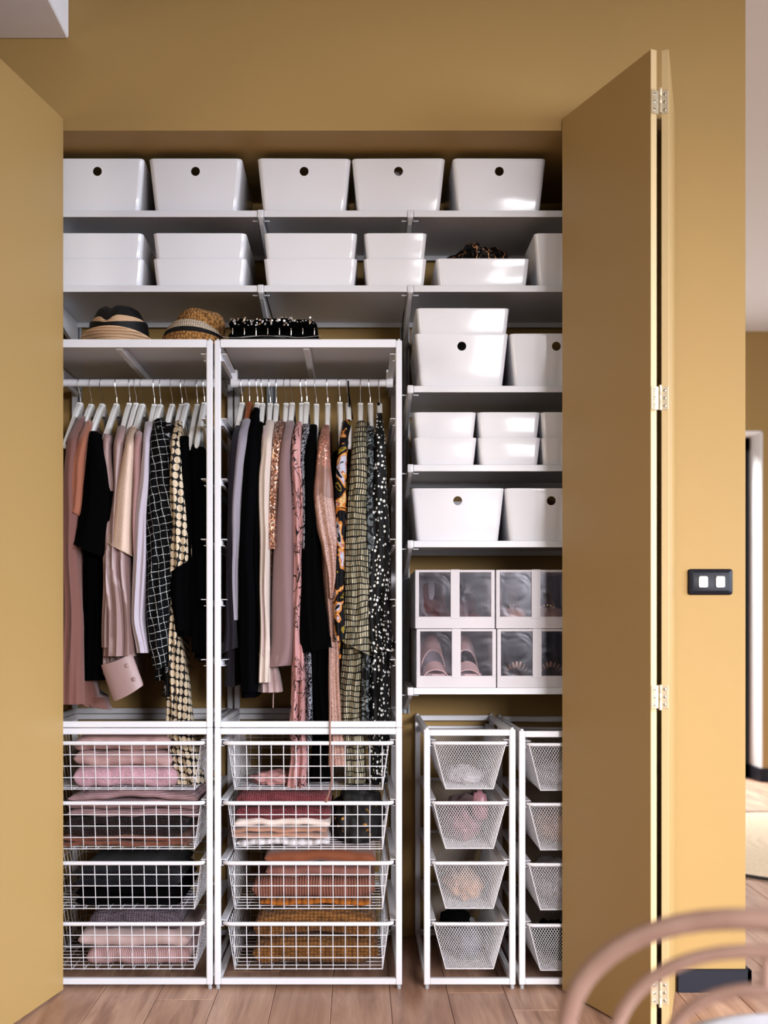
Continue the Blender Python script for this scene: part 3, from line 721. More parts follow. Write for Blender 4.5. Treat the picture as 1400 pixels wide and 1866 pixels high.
# shoes
def foot_half(t, W):            # t 0 toe .. 1 heel
    return W/2*interp([(0, .25), (.06, .62), (.2, .95), (.32, 1), (.6, .78), (.8, .74), (.94, .6), (1, .3)], t)[0]
def make_slide(m):
    e = empty('slide_sandal'); L, W = .245, .086; b = MB()
    for (z0, z1, ins) in ((0, .034, 0),):
        ts = [i/24 for i in range(25)]
        ol = [(foot_half(t, W), L*t) for t in ts]+[(-foot_half(t, W), L*t) for t in reversed(ts)]
        b.loft([[(x*k, y, z) for x, y in ol] for k, z in ((.96, 0), (1, .003), (1, z1-.003), (.97, z1))])
    b.build('sole', m, e, (0, 0, 0), True)
    for (t0, t1, hh, nm) in ((.05, .21, .032, 'toe_strap'), (.44, .70, .086, 'instep_strap')):
        b = MB(); rings = []
        n = 18
        for (t, off) in ((t0, 0), (t0, .003), (t1, .003), (t1, 0)):
            hw = foot_half(lerp(t0, t1, .5), W)*1.02+off
            lift = (.022 if t0 < .2 else .040) if t == t1 else 0
            rings.append([(hw*math.cos(PI*k/n), L*t, .012+(hh+lift+off)*math.sin(PI*k/n)**.8) for k in range(n+1)])
        b.loft(rings, False, False, False, True); b.build(nm, m, e, (0, 0, 0), True)
    return e
def make_pump(m, trim=None, rise=.05, m_in=None):
    e = empty('pump'); L, W = .235, .078; b = MB(); n = 16; outer = []; inner = []
    for i in range(26):
        t = i/25; zb = rise*sstep((t-.28)/.55); hw = max(.004, foot_half(t, W))
        top = interp([(0, .018), (.08, .034), (.24, .044), (.3, .040), (.45, .030), (.7, .032), (.9, .052), (1, .058)], t)[0]
        op = sstep((t-.24)/.08)*sstep((1.0-t)/.03)      # 0 closed over the toes, 1 open
        op = sstep((t-.22)/.10)*(1 if i < 25 else .7); ringo = []
        phi = lerp(PI*.998, PI*.54, op); den = math.sin(-PI/2+phi)+1 if op > 0 else 2
        for k in range(n+1):
            th = -PI/2+(k/n*2-1)*phi
            ringo.append((hw*math.cos(th), L*t, zb+top*(math.sin(th)+1)/max(den, .2)))
        outer.append(ringo)
    b.loft(outer, False, False, False); o = b.build('upper', m, e, (0, 0, 0), True, ang=60)
    md = o.modifiers.new('thick', 'SOLIDIFY'); md.thickness = .0025
    b = MB(); b.lathe([(.006, 0), (.007, .003), (.012, rise*.6), (.02, rise+.006)], 14, (0, L-.028, 0), True, True); b.build('heel', m, e, (0, 0, 0), True)
    if trim == 'beads':
        b = MB()
        for k in range(11):
            a = PI*(k+.5)/11; b.ball((.033*math.cos(a), L*.30+.012*math.cos(a)**2, .018+.030*math.sin(a)), .0032, 8, 5)
        b.build('bead_trim', m_pearl, e, (0, 0, 0), True)
    if trim == 'ruffle':
        for k in range(11):
            a = PI*(k+.5)/11; c0 = Vector((.034*math.cos(a), L*.14, .014+.026*math.sin(a))); rd = Vector((math.cos(a)*.9, -.35, math.sin(a)))
            b = MB(); b.ball((0, 0, 0), (.0045, .0018, .010), 8, 6); R = rd.to_track_quat('Z', 'Y').to_matrix(); b.v = [tuple(R @ Vector(v)+c0) for v in b.v]
            b.build('ruffle', m_goldtrim, e, (0, 0, 0), True)
        MB().tube([(.034*math.cos(PI*k/14), L*.155, .008+.022*math.sin(PI*k/14)) for k in range(15)], .0014, 6).build('piping', m_goldtrim, e, (0, 0, 0), True)
    return e
m_pearl = m_simple('gold_beads', (.75, .58, .36, 1), .2, .8); m_goldtrim = m_simple('rose_gold_trim', (.62, .42, .30, 1), .35, .5)
m_pink_leather = plain('pale_pink_leather', (236, 204, 198), .55, .1, .3, .1); m_darkpump = plain('dark_mauve_leather', (132, 72, 64), .35, 0, .5, .3)
m_nude = plain('nude_suede', (206, 168, 150), .7, .3, .2, .2); m_brownpump = plain('dark_brown_leather', (56, 34, 32), .4, 0, .5, .3)
def shoes(proto, bp, dx, label, group, y0=.018, zs=1):
    for k, s_ in enumerate((-1, 1)):
        o = proto if k == 0 else copy_tree(proto)
        o.location = (bp.x+dx[k], bp.y+y0, bp.z+.0035); o.rotation_euler = (0, 0, -s_*.02)
        o.scale.z = zs
        tag(o, label % ('left of the pair' if k == 0 else 'right of the pair'), 'shoe', group)
shoes(make_pump(m_darkpump, None, .075), boxpos[0], (-.045, .04), 'dark mauve leather pump in the upper left shoe box, %s', 'dark pumps in the upper left box')
shoes(make_pump(m_nude, 'beads', .03), boxpos[1], (-.05, .045), 'nude shoe with gold bead trim in a shoe box, %s', 'bead-trimmed shoes in the upper right box', .012, 1.3)
shoes(make_slide(m_pink_leather), boxpos[2], (-.055, .035), 'pale pink two-strap slide in a shoe box, %s', 'pink slides in the lower left box', .008)
shoes(make_pump(m_brownpump, 'ruffle', .055), boxpos[3], (-.05, .045), 'dark shoe with rose gold ruffle trim in a shoe box, %s', 'ruffle-trimmed shoes in the lower right box', .012, 1.4)
#GARMENTS
# ------------------------------------------------------------------ hangers
m_hanger = paint('white_painted_wood', (.74, .72, .69, 1), .42, 60, .03)
m_hangwood = plain('reddish_wood', (150, 78, 40), .45, 0, .4)
HY = .24; NECKZ = sz(738, HY)
HPTS = [(-.192, -.137), (-.178, -.127), (-.155, -.110), (-.115, -.079), (-.075, -.047), (-.042, -.020), (-.018, -.004), (0, .001)]
def make_hanger(mat):
    e = empty('clothes_hanger')
    pts = HPTS+[(-y, z) for y, z in HPTS[-2::-1]]
    b = MB(); rings = []
    for i, (y, z) in enumerate(pts):
        a = pts[max(i-1, 0)]; c = pts[min(i+1, len(pts)-1)]; t = Vector((0, c[0]-a[0], c[1]-a[1])).normalized(); n = Vector((0, -t.z, t.y))
        u = abs(y)/.192; hw = lerp(.0078, .0060, u); hh = lerp(.0155, .0105, u)
        if i in (0, len(pts)-1): hw *= .75; hh *= .75
        ctr = Vector((0, y, z-.013))
        q = [(-hw, -hh*.6), (-hw, hh*.6), (-hw*.6, hh), (hw*.6, hh), (hw, hh*.6), (hw, -hh*.6), (hw*.6, -hh), (-hw*.6, -hh)]
        rings.append([ctr+Vector((p, 0, 0))+n*r for p, r in q])
    b.loft(rings); b.cbox(-.0078, -.013, -.034, .0078, .013, .0045, .003, 2)
    b.build('yoke', mat, e, (0, 0, 0), True)
    h = RODZ-NECKZ; r = .0132
    p = [(0, 0, .002), (0, 0, .018), (0, -.001, .026), (0, -.006, .036), (0, -.0118, h-.012)]
    p += [(0, -r*math.cos(a), h+r*math.sin(a)) for a in [PI*k/12 for k in range(0, 14)]]
    MB().tube(p, .00125, 6).build('hook', m_chrome, e, (0, 0, 0), True)
    MB().lathe([(.0026, .003), (.0026, .008), (.0018, .009)], 10).build('ferrule', m_chrome, e, (0, 0, 0), True)
    return e
hang0 = [None]
def hanger(px, label, rot, dz=0, wood=False):
    if wood: o = make_hanger(m_hangwood)
    elif hang0[0] is None: o = hang0[0] = make_hanger(m_hanger)
    else: o = copy_tree(hang0[0])
    o.location = (sx(px, HY), HY, NECKZ+dz); o.rotation_euler = (0, 0, rot)
    for c in o.children:
        if c.name.startswith('hook'): c.rotation_euler = (0, 0, -.35-rot+random.uniform(-.2, .35))
    return tag(o, label, 'hanger', 'hangers on the clothes rods')

# ------------------------------------------------------------------ garments
def hemz(x, hem, z):
    if not hem: return z
    (xa, za), (xb, zb) = hem; t = max(-.3, min(1.3, (x-xa)/(xb-xa))); return lerp(za, zb, t)
def cloth_tube(name, rows, mat, parent, o, seed, folds=(.004, .02), hem=None, back=None, n=36):
    """rows: list of (z, yfront, yback, xcf, xcb, whalf_front, whalf_back) top to bottom"""
    b = MB(); rings = []; uv = []
    rnd = random.Random(seed); ph = [rnd.uniform(0, 6.28) for _ in range(6)]
    zt = rows[0][0]
    def ring(row, sc=1.0, dz=0):
        z, yf, yb, xf, xb, wf, wb = row; out = []; us = []; per = 0; last = None
        nose = min(max(wf*1.1, .008), .035); nf = n//2; drop = sstep((zt-z)/.18)
        for k in range(nf+1):
            a = PI*(k/nf)-PI/2
            s_ = math.sin(a); x = xf+wf*sc*s_; y = yf+nose*(1-math.cos(a))
            fw = folds[0]*drop*(.35+.65*sstep((zt-z)/.5)); q = (x-xf)/folds[1]*2*PI
            y += fw*(math.sin(q+ph[0]+.8*math.sin(z*9+ph[1]))+.5*math.sin(q*.47+ph[2]+z*6))*abs(math.cos(a))**.5
            x += .0016*drop*math.sin(z*23+ph[3])+.0022*drop*math.sin(z*9+ph[4]+s_)
            out.append([x, y, z])
        m = (n-nf)//2
        side = []
        for k in range(1, m+1):
            t = k/m; side.append((lerp(xf+wf*sc, xb+wb, sstep(t)), lerp(yf+nose, yb, t), t))
        for x, y, t in side:
            fx = folds[0]*.55*drop*math.sin(y/folds[1]*2*PI*.8+ph[5]+z*3)*math.sin(PI*min(1, t*1.1))
            out.append([x+fx, y, z])
        for k in range(m, 0, -1):
            t = k/m; y = lerp(yf+nose, yb, t); fx = folds[0]*.55*drop*math.sin(y/folds[1]*2*PI*.8+ph[5]+z*3)*math.sin(PI*min(1, t*1.1))
            out.append([lerp(xf-wf*sc, xb-wb, sstep(t))+fx, y, z])
        for p in out:
            if hem:
                f = sstep((zt-p[2])/max(1e-3, (zt-rows[-1][0])))
                p[2] = lerp(p[2], hemz(p[0], hem, rows[-1][0]), f**4)
            p[2] += dz
        per = 0
        for i, p in enumerate(out):
            if i: per += math.dist(p[:2], out[i-1][:2])
            us.append(per)
        mid = us[nf//2]
        return out, [(u-mid+seed*.37, p[2]) for u, p in zip(us, out)]
    for r in rows:
        a, u = ring(r); rings.append(a); uv += u
    last = rows[-1]
    for sc, dz in ((.9, .0), (.82, .03)):
        r = list(last); r[5] *= sc; r[6] *= sc; r[1] += .003*(2 if dz else 1); a, u = ring(r, 1, dz); rings.append(a); uv += u
    b.loft(rings, True, True)
    return b.build(name, mat, parent, o, True, uv, 75)
YFT = [(728, .215), (738, .195), (750, .160), (766, .115), (782, .072), (796, .035), (806, .012)]
def yfront(py, top, y0):
    return max(y0, interp(YFT, py)[0])
def garment(name, hx, prof, mat, label, cat, end, seed, y0=.018, bprof=None, hem=None, bhem=None, bodyw=.55, folds=(.004, .02), by=.045, bmat=None, group=None, by_end=None, yback=None):
    top = prof[0][0]; X0 = sx(hx, HY); o = (X0, HY, NECKZ)
    def rows(tab, p0, p1, yo, body):
        out = []; py = p0; k = max(6, int((p1-p0)/9))
        for i in range(k+1):
            py = lerp(p0, p1, i/k); yf = yfront(py, top, yo)
            if body and by_end and py > by_end[0]: yf = lerp(yf, by_end[1], sstep((py-by_end[0])/60))
            l, r = interp(tab, py); xl, xr = sx(l, yf), sx(r, yf)
            if body: yb = .475-max(.05, yf-.012)
            else: yb = yf+.10
            if body and yback: yb = min(yb, yback)
            yb = max(yb, yf+.03)
            xc = (xl+xr)/2; wf = max(.004, (xr-xl)/2)
            out.append((sz(py, yf), yf, yb, xc, lerp(xc, X0, .9 if body else .25), wf, (.011 if body else wf*.6)))
        return out
    if bprof is None:
        bp = []
        lastc = None
        for (py, l, r) in prof:
            c = (l+r)/2; h = max(4, (r-l)/2*bodyw); bp.append((py, c-h, c+h))
        bprof = bp
    body = cloth_tube(name, rows(bprof, top, end, y0+by, True), mat, None, o, seed, folds, bhem)
    tag(body, label, cat, group or 'clothes on the rods')
    if prof[-1][0] > top+20:
        sl = cloth_tube('sleeve', rows(prof, top+2, prof[-1][0], y0, False), bmat or mat, body, o, seed+.5, folds, hem)
    return body
def hempx(l, pl, r, pr, y=.03): return ((sx(l, y), sz(pl, y)), (sx(r, y), sz(pr, y)))

M_ = dict(
 brownmauve=plain('brown_mauve_linen', (118, 76, 67)), terracotta=plain('terracotta_cotton', (156, 94, 69)), black=m_black,
 mauvesat=satin('mauve_satin', (160, 131, 127)), gold=shimmer('gold_shimmer_knit', (190, 160, 140)), pink=plain('dusty_pink_cotton', (166, 126, 122)),
 palelilac=plain('pale_lilac_cotton', (190, 178, 188)), grid=grid('black_white_grid_print', (5, 5, 6), (176, 178, 176), .0215, .036),
 bwpat=bigfloral('black_white_print', [(0, (6, 6, 8)), (.60, (200, 200, 206)), (.64, (8, 8, 10)), (.70, (120, 126, 138))], 30),
 polka=dots('cream_polka_dots_on_black', (7, 6, 6), (190, 172, 146), .0215, .45, .12),
 trous=plain('black_trouser_cloth', (3, 3, 4), .95, 0, .03), plum=plain('dark_plum_cotton', (33, 28, 35), .8, .05, .1), lav=plain('lavender_grey_cotton', (146, 138, 148)),
 navyblack=plain('blue_black_coat_wool', (4, 4, 6), .95, 0, .03), cream=plain('cream_silk', (212, 194, 182), .55), palepink=plain('pale_pink_silk', (188, 160, 158), .5),
 rosesq=sequin('rose_gold_sequins', (150, 98, 76), (226, 176, 150), .0042), taupe=plain('taupe_mauve_crepe', (132, 104, 104), .7), pinkfl=lineflower('pink_line_flower_print', (178, 130, 128), (18, 12, 14)),
 snake=bigfloral('grey_white_snake_print', [(0, (150, 150, 160)), (.42, (24, 24, 30)), (.50, (160, 158, 166)), (.56, (14, 14, 18))], 45),
 copper=copper_lace('copper_lace_cloth'),
 orange=bigfloral('orange_floral_on_black', [(0, (8, 7, 12)), (.33, (150, 126, 40)), (.36, (9, 7, 12)), (.50, (196, 116, 44)), (.54, (216, 178, 120)), (.575, (180, 84, 64)), (.60, (190, 190, 204)), (.655, (8, 7, 12))], 13),
 dash=dashes('cream_dashes_on_black'), leaf=bigfloral('grey_leaf_print', [(0, (20, 22, 24)), (.46, (104, 112, 114)), (.54, (24, 26, 28)), (.62, (140, 146, 146))], 26),
 dots=dots('small_white_dots_on_black', (5, 5, 6), (215, 215, 210), .0118, .34, .6))
L = [  # left rod: hanger px, hanger label fragment
 (146.6, .02, 'holding the brown linen dress, first from the left door'), (167, .0, 'holding the terracotta short-sleeved shirt'), (187, -.02, 'holding the black blouse, third on the left rod'),
 (213, .0, 'holding the taupe shirt between the black blouse and the cuffed shirt'), (236.7, .03, 'holding the mauve cuffed shirt'), (248.8, .02, 'holding the gold shimmer top'), (260.5, 0, 'holding the dusty pink blouse'),
 (282, .05, 'holding the pale lilac shirt'), (293, -.01, 'holding the black grid blouse'), (314.6, .0, 'holding the black and white printed top'), (332, .0, 'holding the cream polka-dot dress'),
 (341, .0, 'with its pale arm bare above black trousers, shortest of three'), (360, .02, 'in front of the black trousers, second from the frame post'), (372.7, .02, 'nearest the post on the left rod, above black trousers')]
for px, r, lab in L: hanger(px, 'white wooden hanger '+lab, r, random.uniform(-.004, .002))
R = [(442, -.02, 'holding the dark plum blouse beside the middle posts', 0), (455, 0, 'of reddish wood holding the lavender-grey shirt', 1), (469.6, 0, 'holding the blue-black coat', 0), (479, .03, 'holding the black dress beside the coat', 0), (493, .03, 'holding the pale pink blouse', 0), (504, .03, 'holding the cream silk blouse', 0),
 (521.7, .03, 'holding the rose gold sequin top', 0), (533, 0, 'holding the taupe crepe coat', 0), (550, .03, 'holding the pink dress with black flower lines', 0), (559.4, 0, 'holding the snake print dress', 0), (577, .03, 'holding the long black dress on the right rod', 0), (597.4, .02, 'holding the copper lace dress', 0),
 (619.7, .03, 'with a long bare arm beside the orange floral dress', 0), (635, .03, 'holding the orange floral dress by black straps', 0), (657, 0, 'holding the cream dash print dress', 0), (675, .02, 'holding the grey leaf print dress', 0), (691.6, .0, 'holding the white-dotted black dress, last on the right rod', 0)]
for px, r, lab, wd in R: hanger(px, ('clothes hanger ' if wd else 'white wooden hanger ')+lab, r, random.uniform(-.003, .003), bool(wd))

G = garment
# --- left rod
G('linen_dress', 146.6, [(757, 140, 153), (800, 121, 140), (900, 112, 140), (1000, 108, 140), (1150, 104, 146), (1284, 100, 148)], M_['brownmauve'], 'long brown-mauve linen dress behind the left door edge', 'dress', 1290, 1, bprof=[(757, 141, 153), (820, 124, 142), (1000, 108, 146), (1120, 104, 150), (1200, 104, 172), (1292, 100, 200)], bhem=hempx(100, 1275, 200, 1296, .07), by=.05)
G('short_sleeved_shirt', 167, [(766, 155, 167), (800, 140, 158), (850, 121, 152), (900, 114, 146), (936, 108, 139)], M_['terracotta'], 'terracotta short-sleeved shirt, second from the left door', 'shirt', 1190, 2, hem=hempx(112, 916, 139, 938), y0=.02, by=.07)
G('black_blouse', 187, [(785, 163, 175), (800, 158, 184), (850, 151, 198), (900, 142, 208), (960, 124, 198), (1012, 120, 188)], M_['black'], 'black blouse with wide sleeves between terracotta and taupe shirts', 'blouse', 1240, 3, bprof=[(785, 163, 175), (900, 148, 190), (1240, 146, 188)], hem=hempx(122, 985, 185, 1016))
G('taupe_shirt', 213, [(790, 187, 200), (830, 184, 200), (880, 190, 206), (1000, 185, 206), (1180, 182, 200)], M_['mauvesat'], 'taupe satin shirt tucked behind the black blouse', 'shirt', 1230, 4, y0=.030, bodyw=.8)
G('cuffed_shirt', 236.7, [(775, 213, 228), (810, 205, 223), (880, 208, 222), (960, 190, 228), (1050, 183, 235), (1120, 184, 239), (1196, 185, 242)], M_['mauvesat'], 'mauve satin shirt with long sleeve and two-button cuff', 'shirt', 1235, 5, folds=(.010, .024), y0=.02)
G('shimmer_top', 248.8, [(776, 234, 248), (800, 227, 242), (850, 218, 240), (900, 207, 241), (950, 196, 240), (1000, 187, 238)], M_['gold'], 'pale gold shimmering short-sleeved top', 'top', 1110, 6, hem=hempx(187, 985, 238, 1013, .02), y0=.012, by=.07, folds=(.002, .03))
G('pink_blouse', 260.5, [(785, 246, 258), (830, 240, 255), (880, 242, 253), (960, 243, 251), (1010, 243, 250)], M_['pink'], 'dusty pink blouse between gold top and lilac shirt', 'blouse', 1150, 7, y0=.024)
G('lilac_shirt', 282, [(768, 263, 277), (800, 259, 271), (860, 253, 268), (950, 246, 264), (1050, 240, 262), (1130, 239, 260), (1190, 246, 268)], M_['palelilac'], 'pale lilac shirt left of the black grid blouse', 'shirt', 1180, 8, y0=.018, folds=(.005, .016), bodyw=.9)
G('grid_blouse', 293, [(762, 279, 300), (800, 271, 306), (860, 268, 309), (950, 261, 322), (1000, 260, 317), (1050, 260, 309), (1100, 261, 307), (1160, 268, 302), (1216, 277, 298)], M_['grid'], 'black blouse with thin white grid lines', 'blouse', 1240, 9, y0=.024, folds=(.006, .026))
G('printed_top', 314.6, [(770, 300, 313), (800, 296, 309), (860, 300, 312), (1000, 300, 312), (1270, 296, 311)], M_['bwpat'], 'black and white printed top behind the grid blouse', 'top', 1270, 10, y0=.055, bodyw=.9)
G('polka_dress', 332, [(766, 317, 331), (800, 311, 325), (850, 308, 330), (900, 308, 338), (950, 307, 344), (1000, 308, 346), (1036, 308, 346)], M_['polka'], 'black dress with cream polka dots, its skirt hanging into the pink jumper basket', 'dress', 1430, 11, hem=hempx(308, 1042, 346, 1020, .02), y0=.018,
  bprof=[(766, 318, 330), (900, 312, 336), (1040, 312, 334), (1140, 309, 322), (1200, 304, 334), (1260, 299, 341), (1330, 297, 348), (1400, 312, 362), (1434, 318, 372)], by=.03, folds=(.008, .02), yback=.30)
for k, (hx, tl, t0, w0, e_, lab) in enumerate(((341, 330, 800, 17, 1150, 'first'), (360, 349, 818, 16, 1190, 'second'), (372.7, 358, 820, 18, 1196, 'third'))):
    wl = (10, 0, 0)[k]
    G('black_trousers', hx, [(t0-6, tl-3, tl+w0*.7), (t0+40, tl-6, tl+w0*.9), (1000, tl-4-wl, tl+w0), (1075, tl-4-1.9*wl, tl+w0), (e_, tl+2-1.3*wl, tl+w0)], M_['trous'], 'black trousers folded over a hanger by the middle post, %s from the polka-dot dress' % lab, 'trousers', e_+10, 12+k, y0=.05-.022*(k == 0), by=.012, bodyw=1.0, folds=(.003, .03))
# cuff of the satin shirt
b = MB(); rings = []
for t in (0, .06, .5, .94, 1.0):
    l = (lerp(183.5, 206.5, t), lerp(1212, 1279, t)); r = (lerp(241, 262, t), lerp(1190, 1248, t)); yc = .040; ring = []
    s_ = 1.0 if 0 < t < 1 else .97
    for k in range(24):
        a = 2*PI*k/24; u = .5+.5*math.cos(a)*s_
        p = P(lerp(l[0], r[0], u), lerp(l[1], r[1], u)+3*math.sin(PI*u), yc+.017*math.sin(a)); ring.append(p)
    rings.append(ring)
b.loft(rings, True, True)
shirt = [o for o in S.objects if o.name.startswith('cuffed_shirt')][0]; so = tuple(shirt.location)
cuff = b.build('cuff', M_['mauvesat'], shirt, so, True)
for (u, t) in ((.72, .28), (.78, .72)):
    px = lerp(lerp(183.5, 206.5, t), lerp(241, 262, t), u); py = lerp(lerp(1212, 1279, t), lerp(1190, 1248, t), u)
    MB().ball(P(px, py, .0245), (.0062, .0035, .0062), 14, 8).build('button', M_['mauvesat'], cuff, so, True)
# --- right rod
G('plum_blouse', 442, [(775, 428, 438), (800, 421, 435), (900, 415, 427), (1000, 412, 425), (1080, 408, 428), (1130, 402, 431), (1186, 400, 433)], M_['plum'], 'dark plum blouse with flared cuff, first right of the middle posts', 'blouse', 1252, 20, hem=hempx(401, 1192, 432, 1180), y0=.027)
G('grey_shirt', 455, [(762, 442, 458), (790, 433, 450), (850, 428, 442), (950, 421, 438), (1030, 420, 432), (1130, 425, 431)], M_['lav'], 'lavender-grey shirt with white shoulder on a reddish wooden hanger', 'shirt', 1130, 21, y0=.018, folds=(.005, .02))
G('black_coat', 469.6, [(742, 462, 471), (770, 453, 473), (850, 442, 474), (900, 437, 474), (1000, 434, 473), (1150, 433, 472), (1262, 437, 466)], M_['navyblack'], 'long blue-black coat, widest dark garment on the right rod', 'coat', 1272, 22, y0=.018, bodyw=.95, folds=(.004, .035))
G('black_dress', 479, [(768, 466, 481), (830, 458, 476), (1000, 456, 474), (1190, 460, 474)], M_['black'], 'black dress directly right of the blue-black coat', 'dress', 1195, 23, y0=.026)
G('pale_pink_blouse', 493, [(775, 479, 490), (820, 474, 486), (1000, 472, 486), (1195, 470, 490)], M_['palepink'], 'pale pink blouse with its hem below the taupe coat', 'blouse', 1262, 24, y0=.028, bprof=[(775, 479, 490), (900, 474, 490), (1190, 470, 500), (1263, 467, 513)], by=.03, folds=(.006, .02))
G('cream_blouse', 504, [(765, 484, 500), (810, 477, 494), (860, 473, 492), (1000, 472, 491), (1100, 472, 490), (1200, 470, 490), (1244, 471, 491)], M_['cream'], 'cream silk blouse with long sleeve', 'blouse', 1225, 25, y0=.018, folds=(.006, .014))
G('sequin_blouse', 521.7, [(765, 502, 520), (800, 496, 515), (850, 491, 511), (900, 489, 506), (1000, 490, 503)], M_['rosesq'], 'rose gold sequin top between cream blouse and taupe coat', 'top', 1050, 26, y0=.02)
G('taupe_coat', 533, [(766, 520, 537), (810, 513, 529), (850, 509, 529), (900, 505, 532), (960, 497, 538), (1100, 491, 540), (1214, 480, 528)], M_['taupe'], 'taupe-mauve crepe coat with a wide plain sleeve', 'coat', 1205, 27, hem=hempx(480, 1216, 528, 1213, .02), y0=.018, folds=(.0025, .045), bodyw=.8)
G('pink_flower_dress', 550, [(768, 540, 549), (800, 531, 549), (850, 528, 550), (900, 530, 552), (1000, 535, 552), (1240, 531, 554)], M_['pinkfl'], 'pink dress with black flower outlines, pooling in the basket below', 'dress', 1436, 28, y0=.024,
  bprof=[(768, 540, 549), (900, 532, 552), (1100, 533, 554), (1200, 530, 556), (1316, 528, 556), (1380, 530, 558), (1436, 522, 556)], by=.02, folds=(.009, .018), yback=.30)
G('snake_print_dress', 559.4, [(772, 552, 564), (830, 545, 557), (1000, 548, 560)], M_['snake'], 'grey snake print dress between pink flowers and the long black dress', 'dress', 1350, 29, y0=.030, bprof=[(772, 552, 564), (1000, 550, 566), (1200, 555, 568), (1320, 556, 570)], by=.02, yback=.3)
G('long_black_dress', 577, [(773, 564, 578), (830, 555, 576), (900, 552, 574), (950, 550, 576), (1000, 546, 583), (1100, 539, 598), (1188, 546, 614)], M_['black'], 'long black dress with wide sleeve in the middle of the right rod', 'dress', 1425, 30, hem=hempx(546, 1192, 616, 1178, .02), y0=.02,
  bprof=[(773, 565, 577), (1000, 554, 580), (1200, 560, 598), (1316, 571, 600), (1425, 565, 602)], by=.035, yback=.3)
G('copper_lace_dress', 597.4, [(774, 588, 600), (800, 580, 599), (850, 575, 601), (900, 569, 607), (950, 576, 615), (1000, 587, 618), (1050, 597, 613), (1090, 601, 607)], M_['copper'], 'copper satin dress with beaded shoulder and lace pattern', 'dress', 1396, 31, y0=.010,
  bprof=[(774, 588, 600), (900, 582, 604), (1100, 592, 612), (1200, 598, 619), (1316, 598, 620), (1396, 600, 632)], by=.03, folds=(.005, .02), yback=.3)
G('black_trousers', 619.7, [(822, 606, 618), (900, 600, 618), (1000, 602, 619), (1180, 604, 619)], M_['trous'], 'black trousers on the long bare-armed hanger beside the orange floral dress', 'trousers', 1190, 32, y0=.062, by=.02)
G('orange_floral_dress', 635, [(764, 626, 642), (800, 619, 634), (850, 615, 632), (900, 612, 632), (1000, 608, 628), (1100, 606, 627), (1168, 609, 626)], M_['orange'], 'black dress with large orange and white flowers', 'dress', 1200, 33, y0=.02, folds=(.005, .02))
G('dash_print_dress', 657, [(766, 650, 668), (800, 643, 671), (850, 637, 673), (900, 631, 675), (1000, 628, 674), (1100, 627, 675), (1194, 624, 677)], M_['dash'], 'long dress printed with rows of short cream dashes on black', 'dress', 1430, 34, hem=hempx(624, 1170, 677, 1196, .02), y0=.02,
  bprof=[(766, 652, 667), (1000, 632, 668), (1190, 622, 668), (1316, 620, 661), (1430, 628, 668)], by=.03, folds=(.006, .022), yback=.3)
G('leaf_print_dress', 675, [(776, 668, 682), (830, 667, 681), (1000, 668, 680)], M_['leaf'], 'grey leaf print dress between the dash print and the dotted dress', 'dress', 1340, 35, y0=.024, bprof=[(776, 668, 682), (1000, 666, 680), (1200, 659, 674), (1330, 658, 672)], by=.015, yback=.3)
G('dotted_dress', 691.6, [(752, 686, 697), (800, 682, 702), (850, 678, 704), (900, 676, 706), (1000, 675, 711), (1050, 669, 713), (1130, 674, 717), (1187, 676, 737)], M_['dots'], 'black dress with small white dots at the right end of the rod', 'dress', 1430, 36, hem=hempx(676, 1196, 737, 1182, .02), y0=.023,
  bprof=[(752, 687, 697), (1000, 676, 708), (1190, 670, 711), (1316, 669, 711), (1430, 674, 707)], by=.03, folds=(.007, .02), yback=.3)
# straps and drawstrings
def dangle(parent_prefix, name, pts, r, mat):
    p = [o for o in S.objects if o.name.startswith(parent_prefix)][0]
    MB().tube([P(*q) for q in pts], r, 6).build(name, mat, p, tuple(p.location), True)
dangle('orange_floral', 'strap', [(635, 694, .225), (636, 720, .22), (637, 745, .20), (640, 766, .16)], .0022, m_black)
dangle('orange_floral', 'strap', [(636, 718, .22), (640, 742, .21), (643, 764, .18)], .0018, m_black)
dangle('leaf_print', 'strap', [(672, 738, .22), (676, 750, .20), (679, 778, .18)], .0018, m_black)
dangle('dotted', 'strap', [(690, 735, .222), (691, 745, .215), (692, 757, .195)], .0045, m_black)
dangle('sequin_blouse', 'strap', [(524, 741, .2), (517, 755, .19), (511, 768, .17)], .0012, M_['palepink'])
dangle('pale_pink', 'drawstring', [(499, 1255, .09), (498, 1275, .09), (498, 1290, .09)], .0015, M_['palepink'])
dangle('copper_lace', 'belt_tie', [(601, 1180, .012), (602, 1290, -.004), (601.5, 1330, -.008), (602.5, 1380, -.0135), (605, 1420, -.013), (600, 1445, -.013), (594, 1462, -.0125)], .0026, M_['copper'])
# pooled hem of the pink dress in the basket
crumple('pooled_flower_hem', (sx(500, .10), .12, BZ[0]-.124), (.062, .05, .022), M_['pinkfl'], 'pooled pink flowered dress hem lying in the top middle wire basket', 'scarf', 3.2, .25, None, 4)

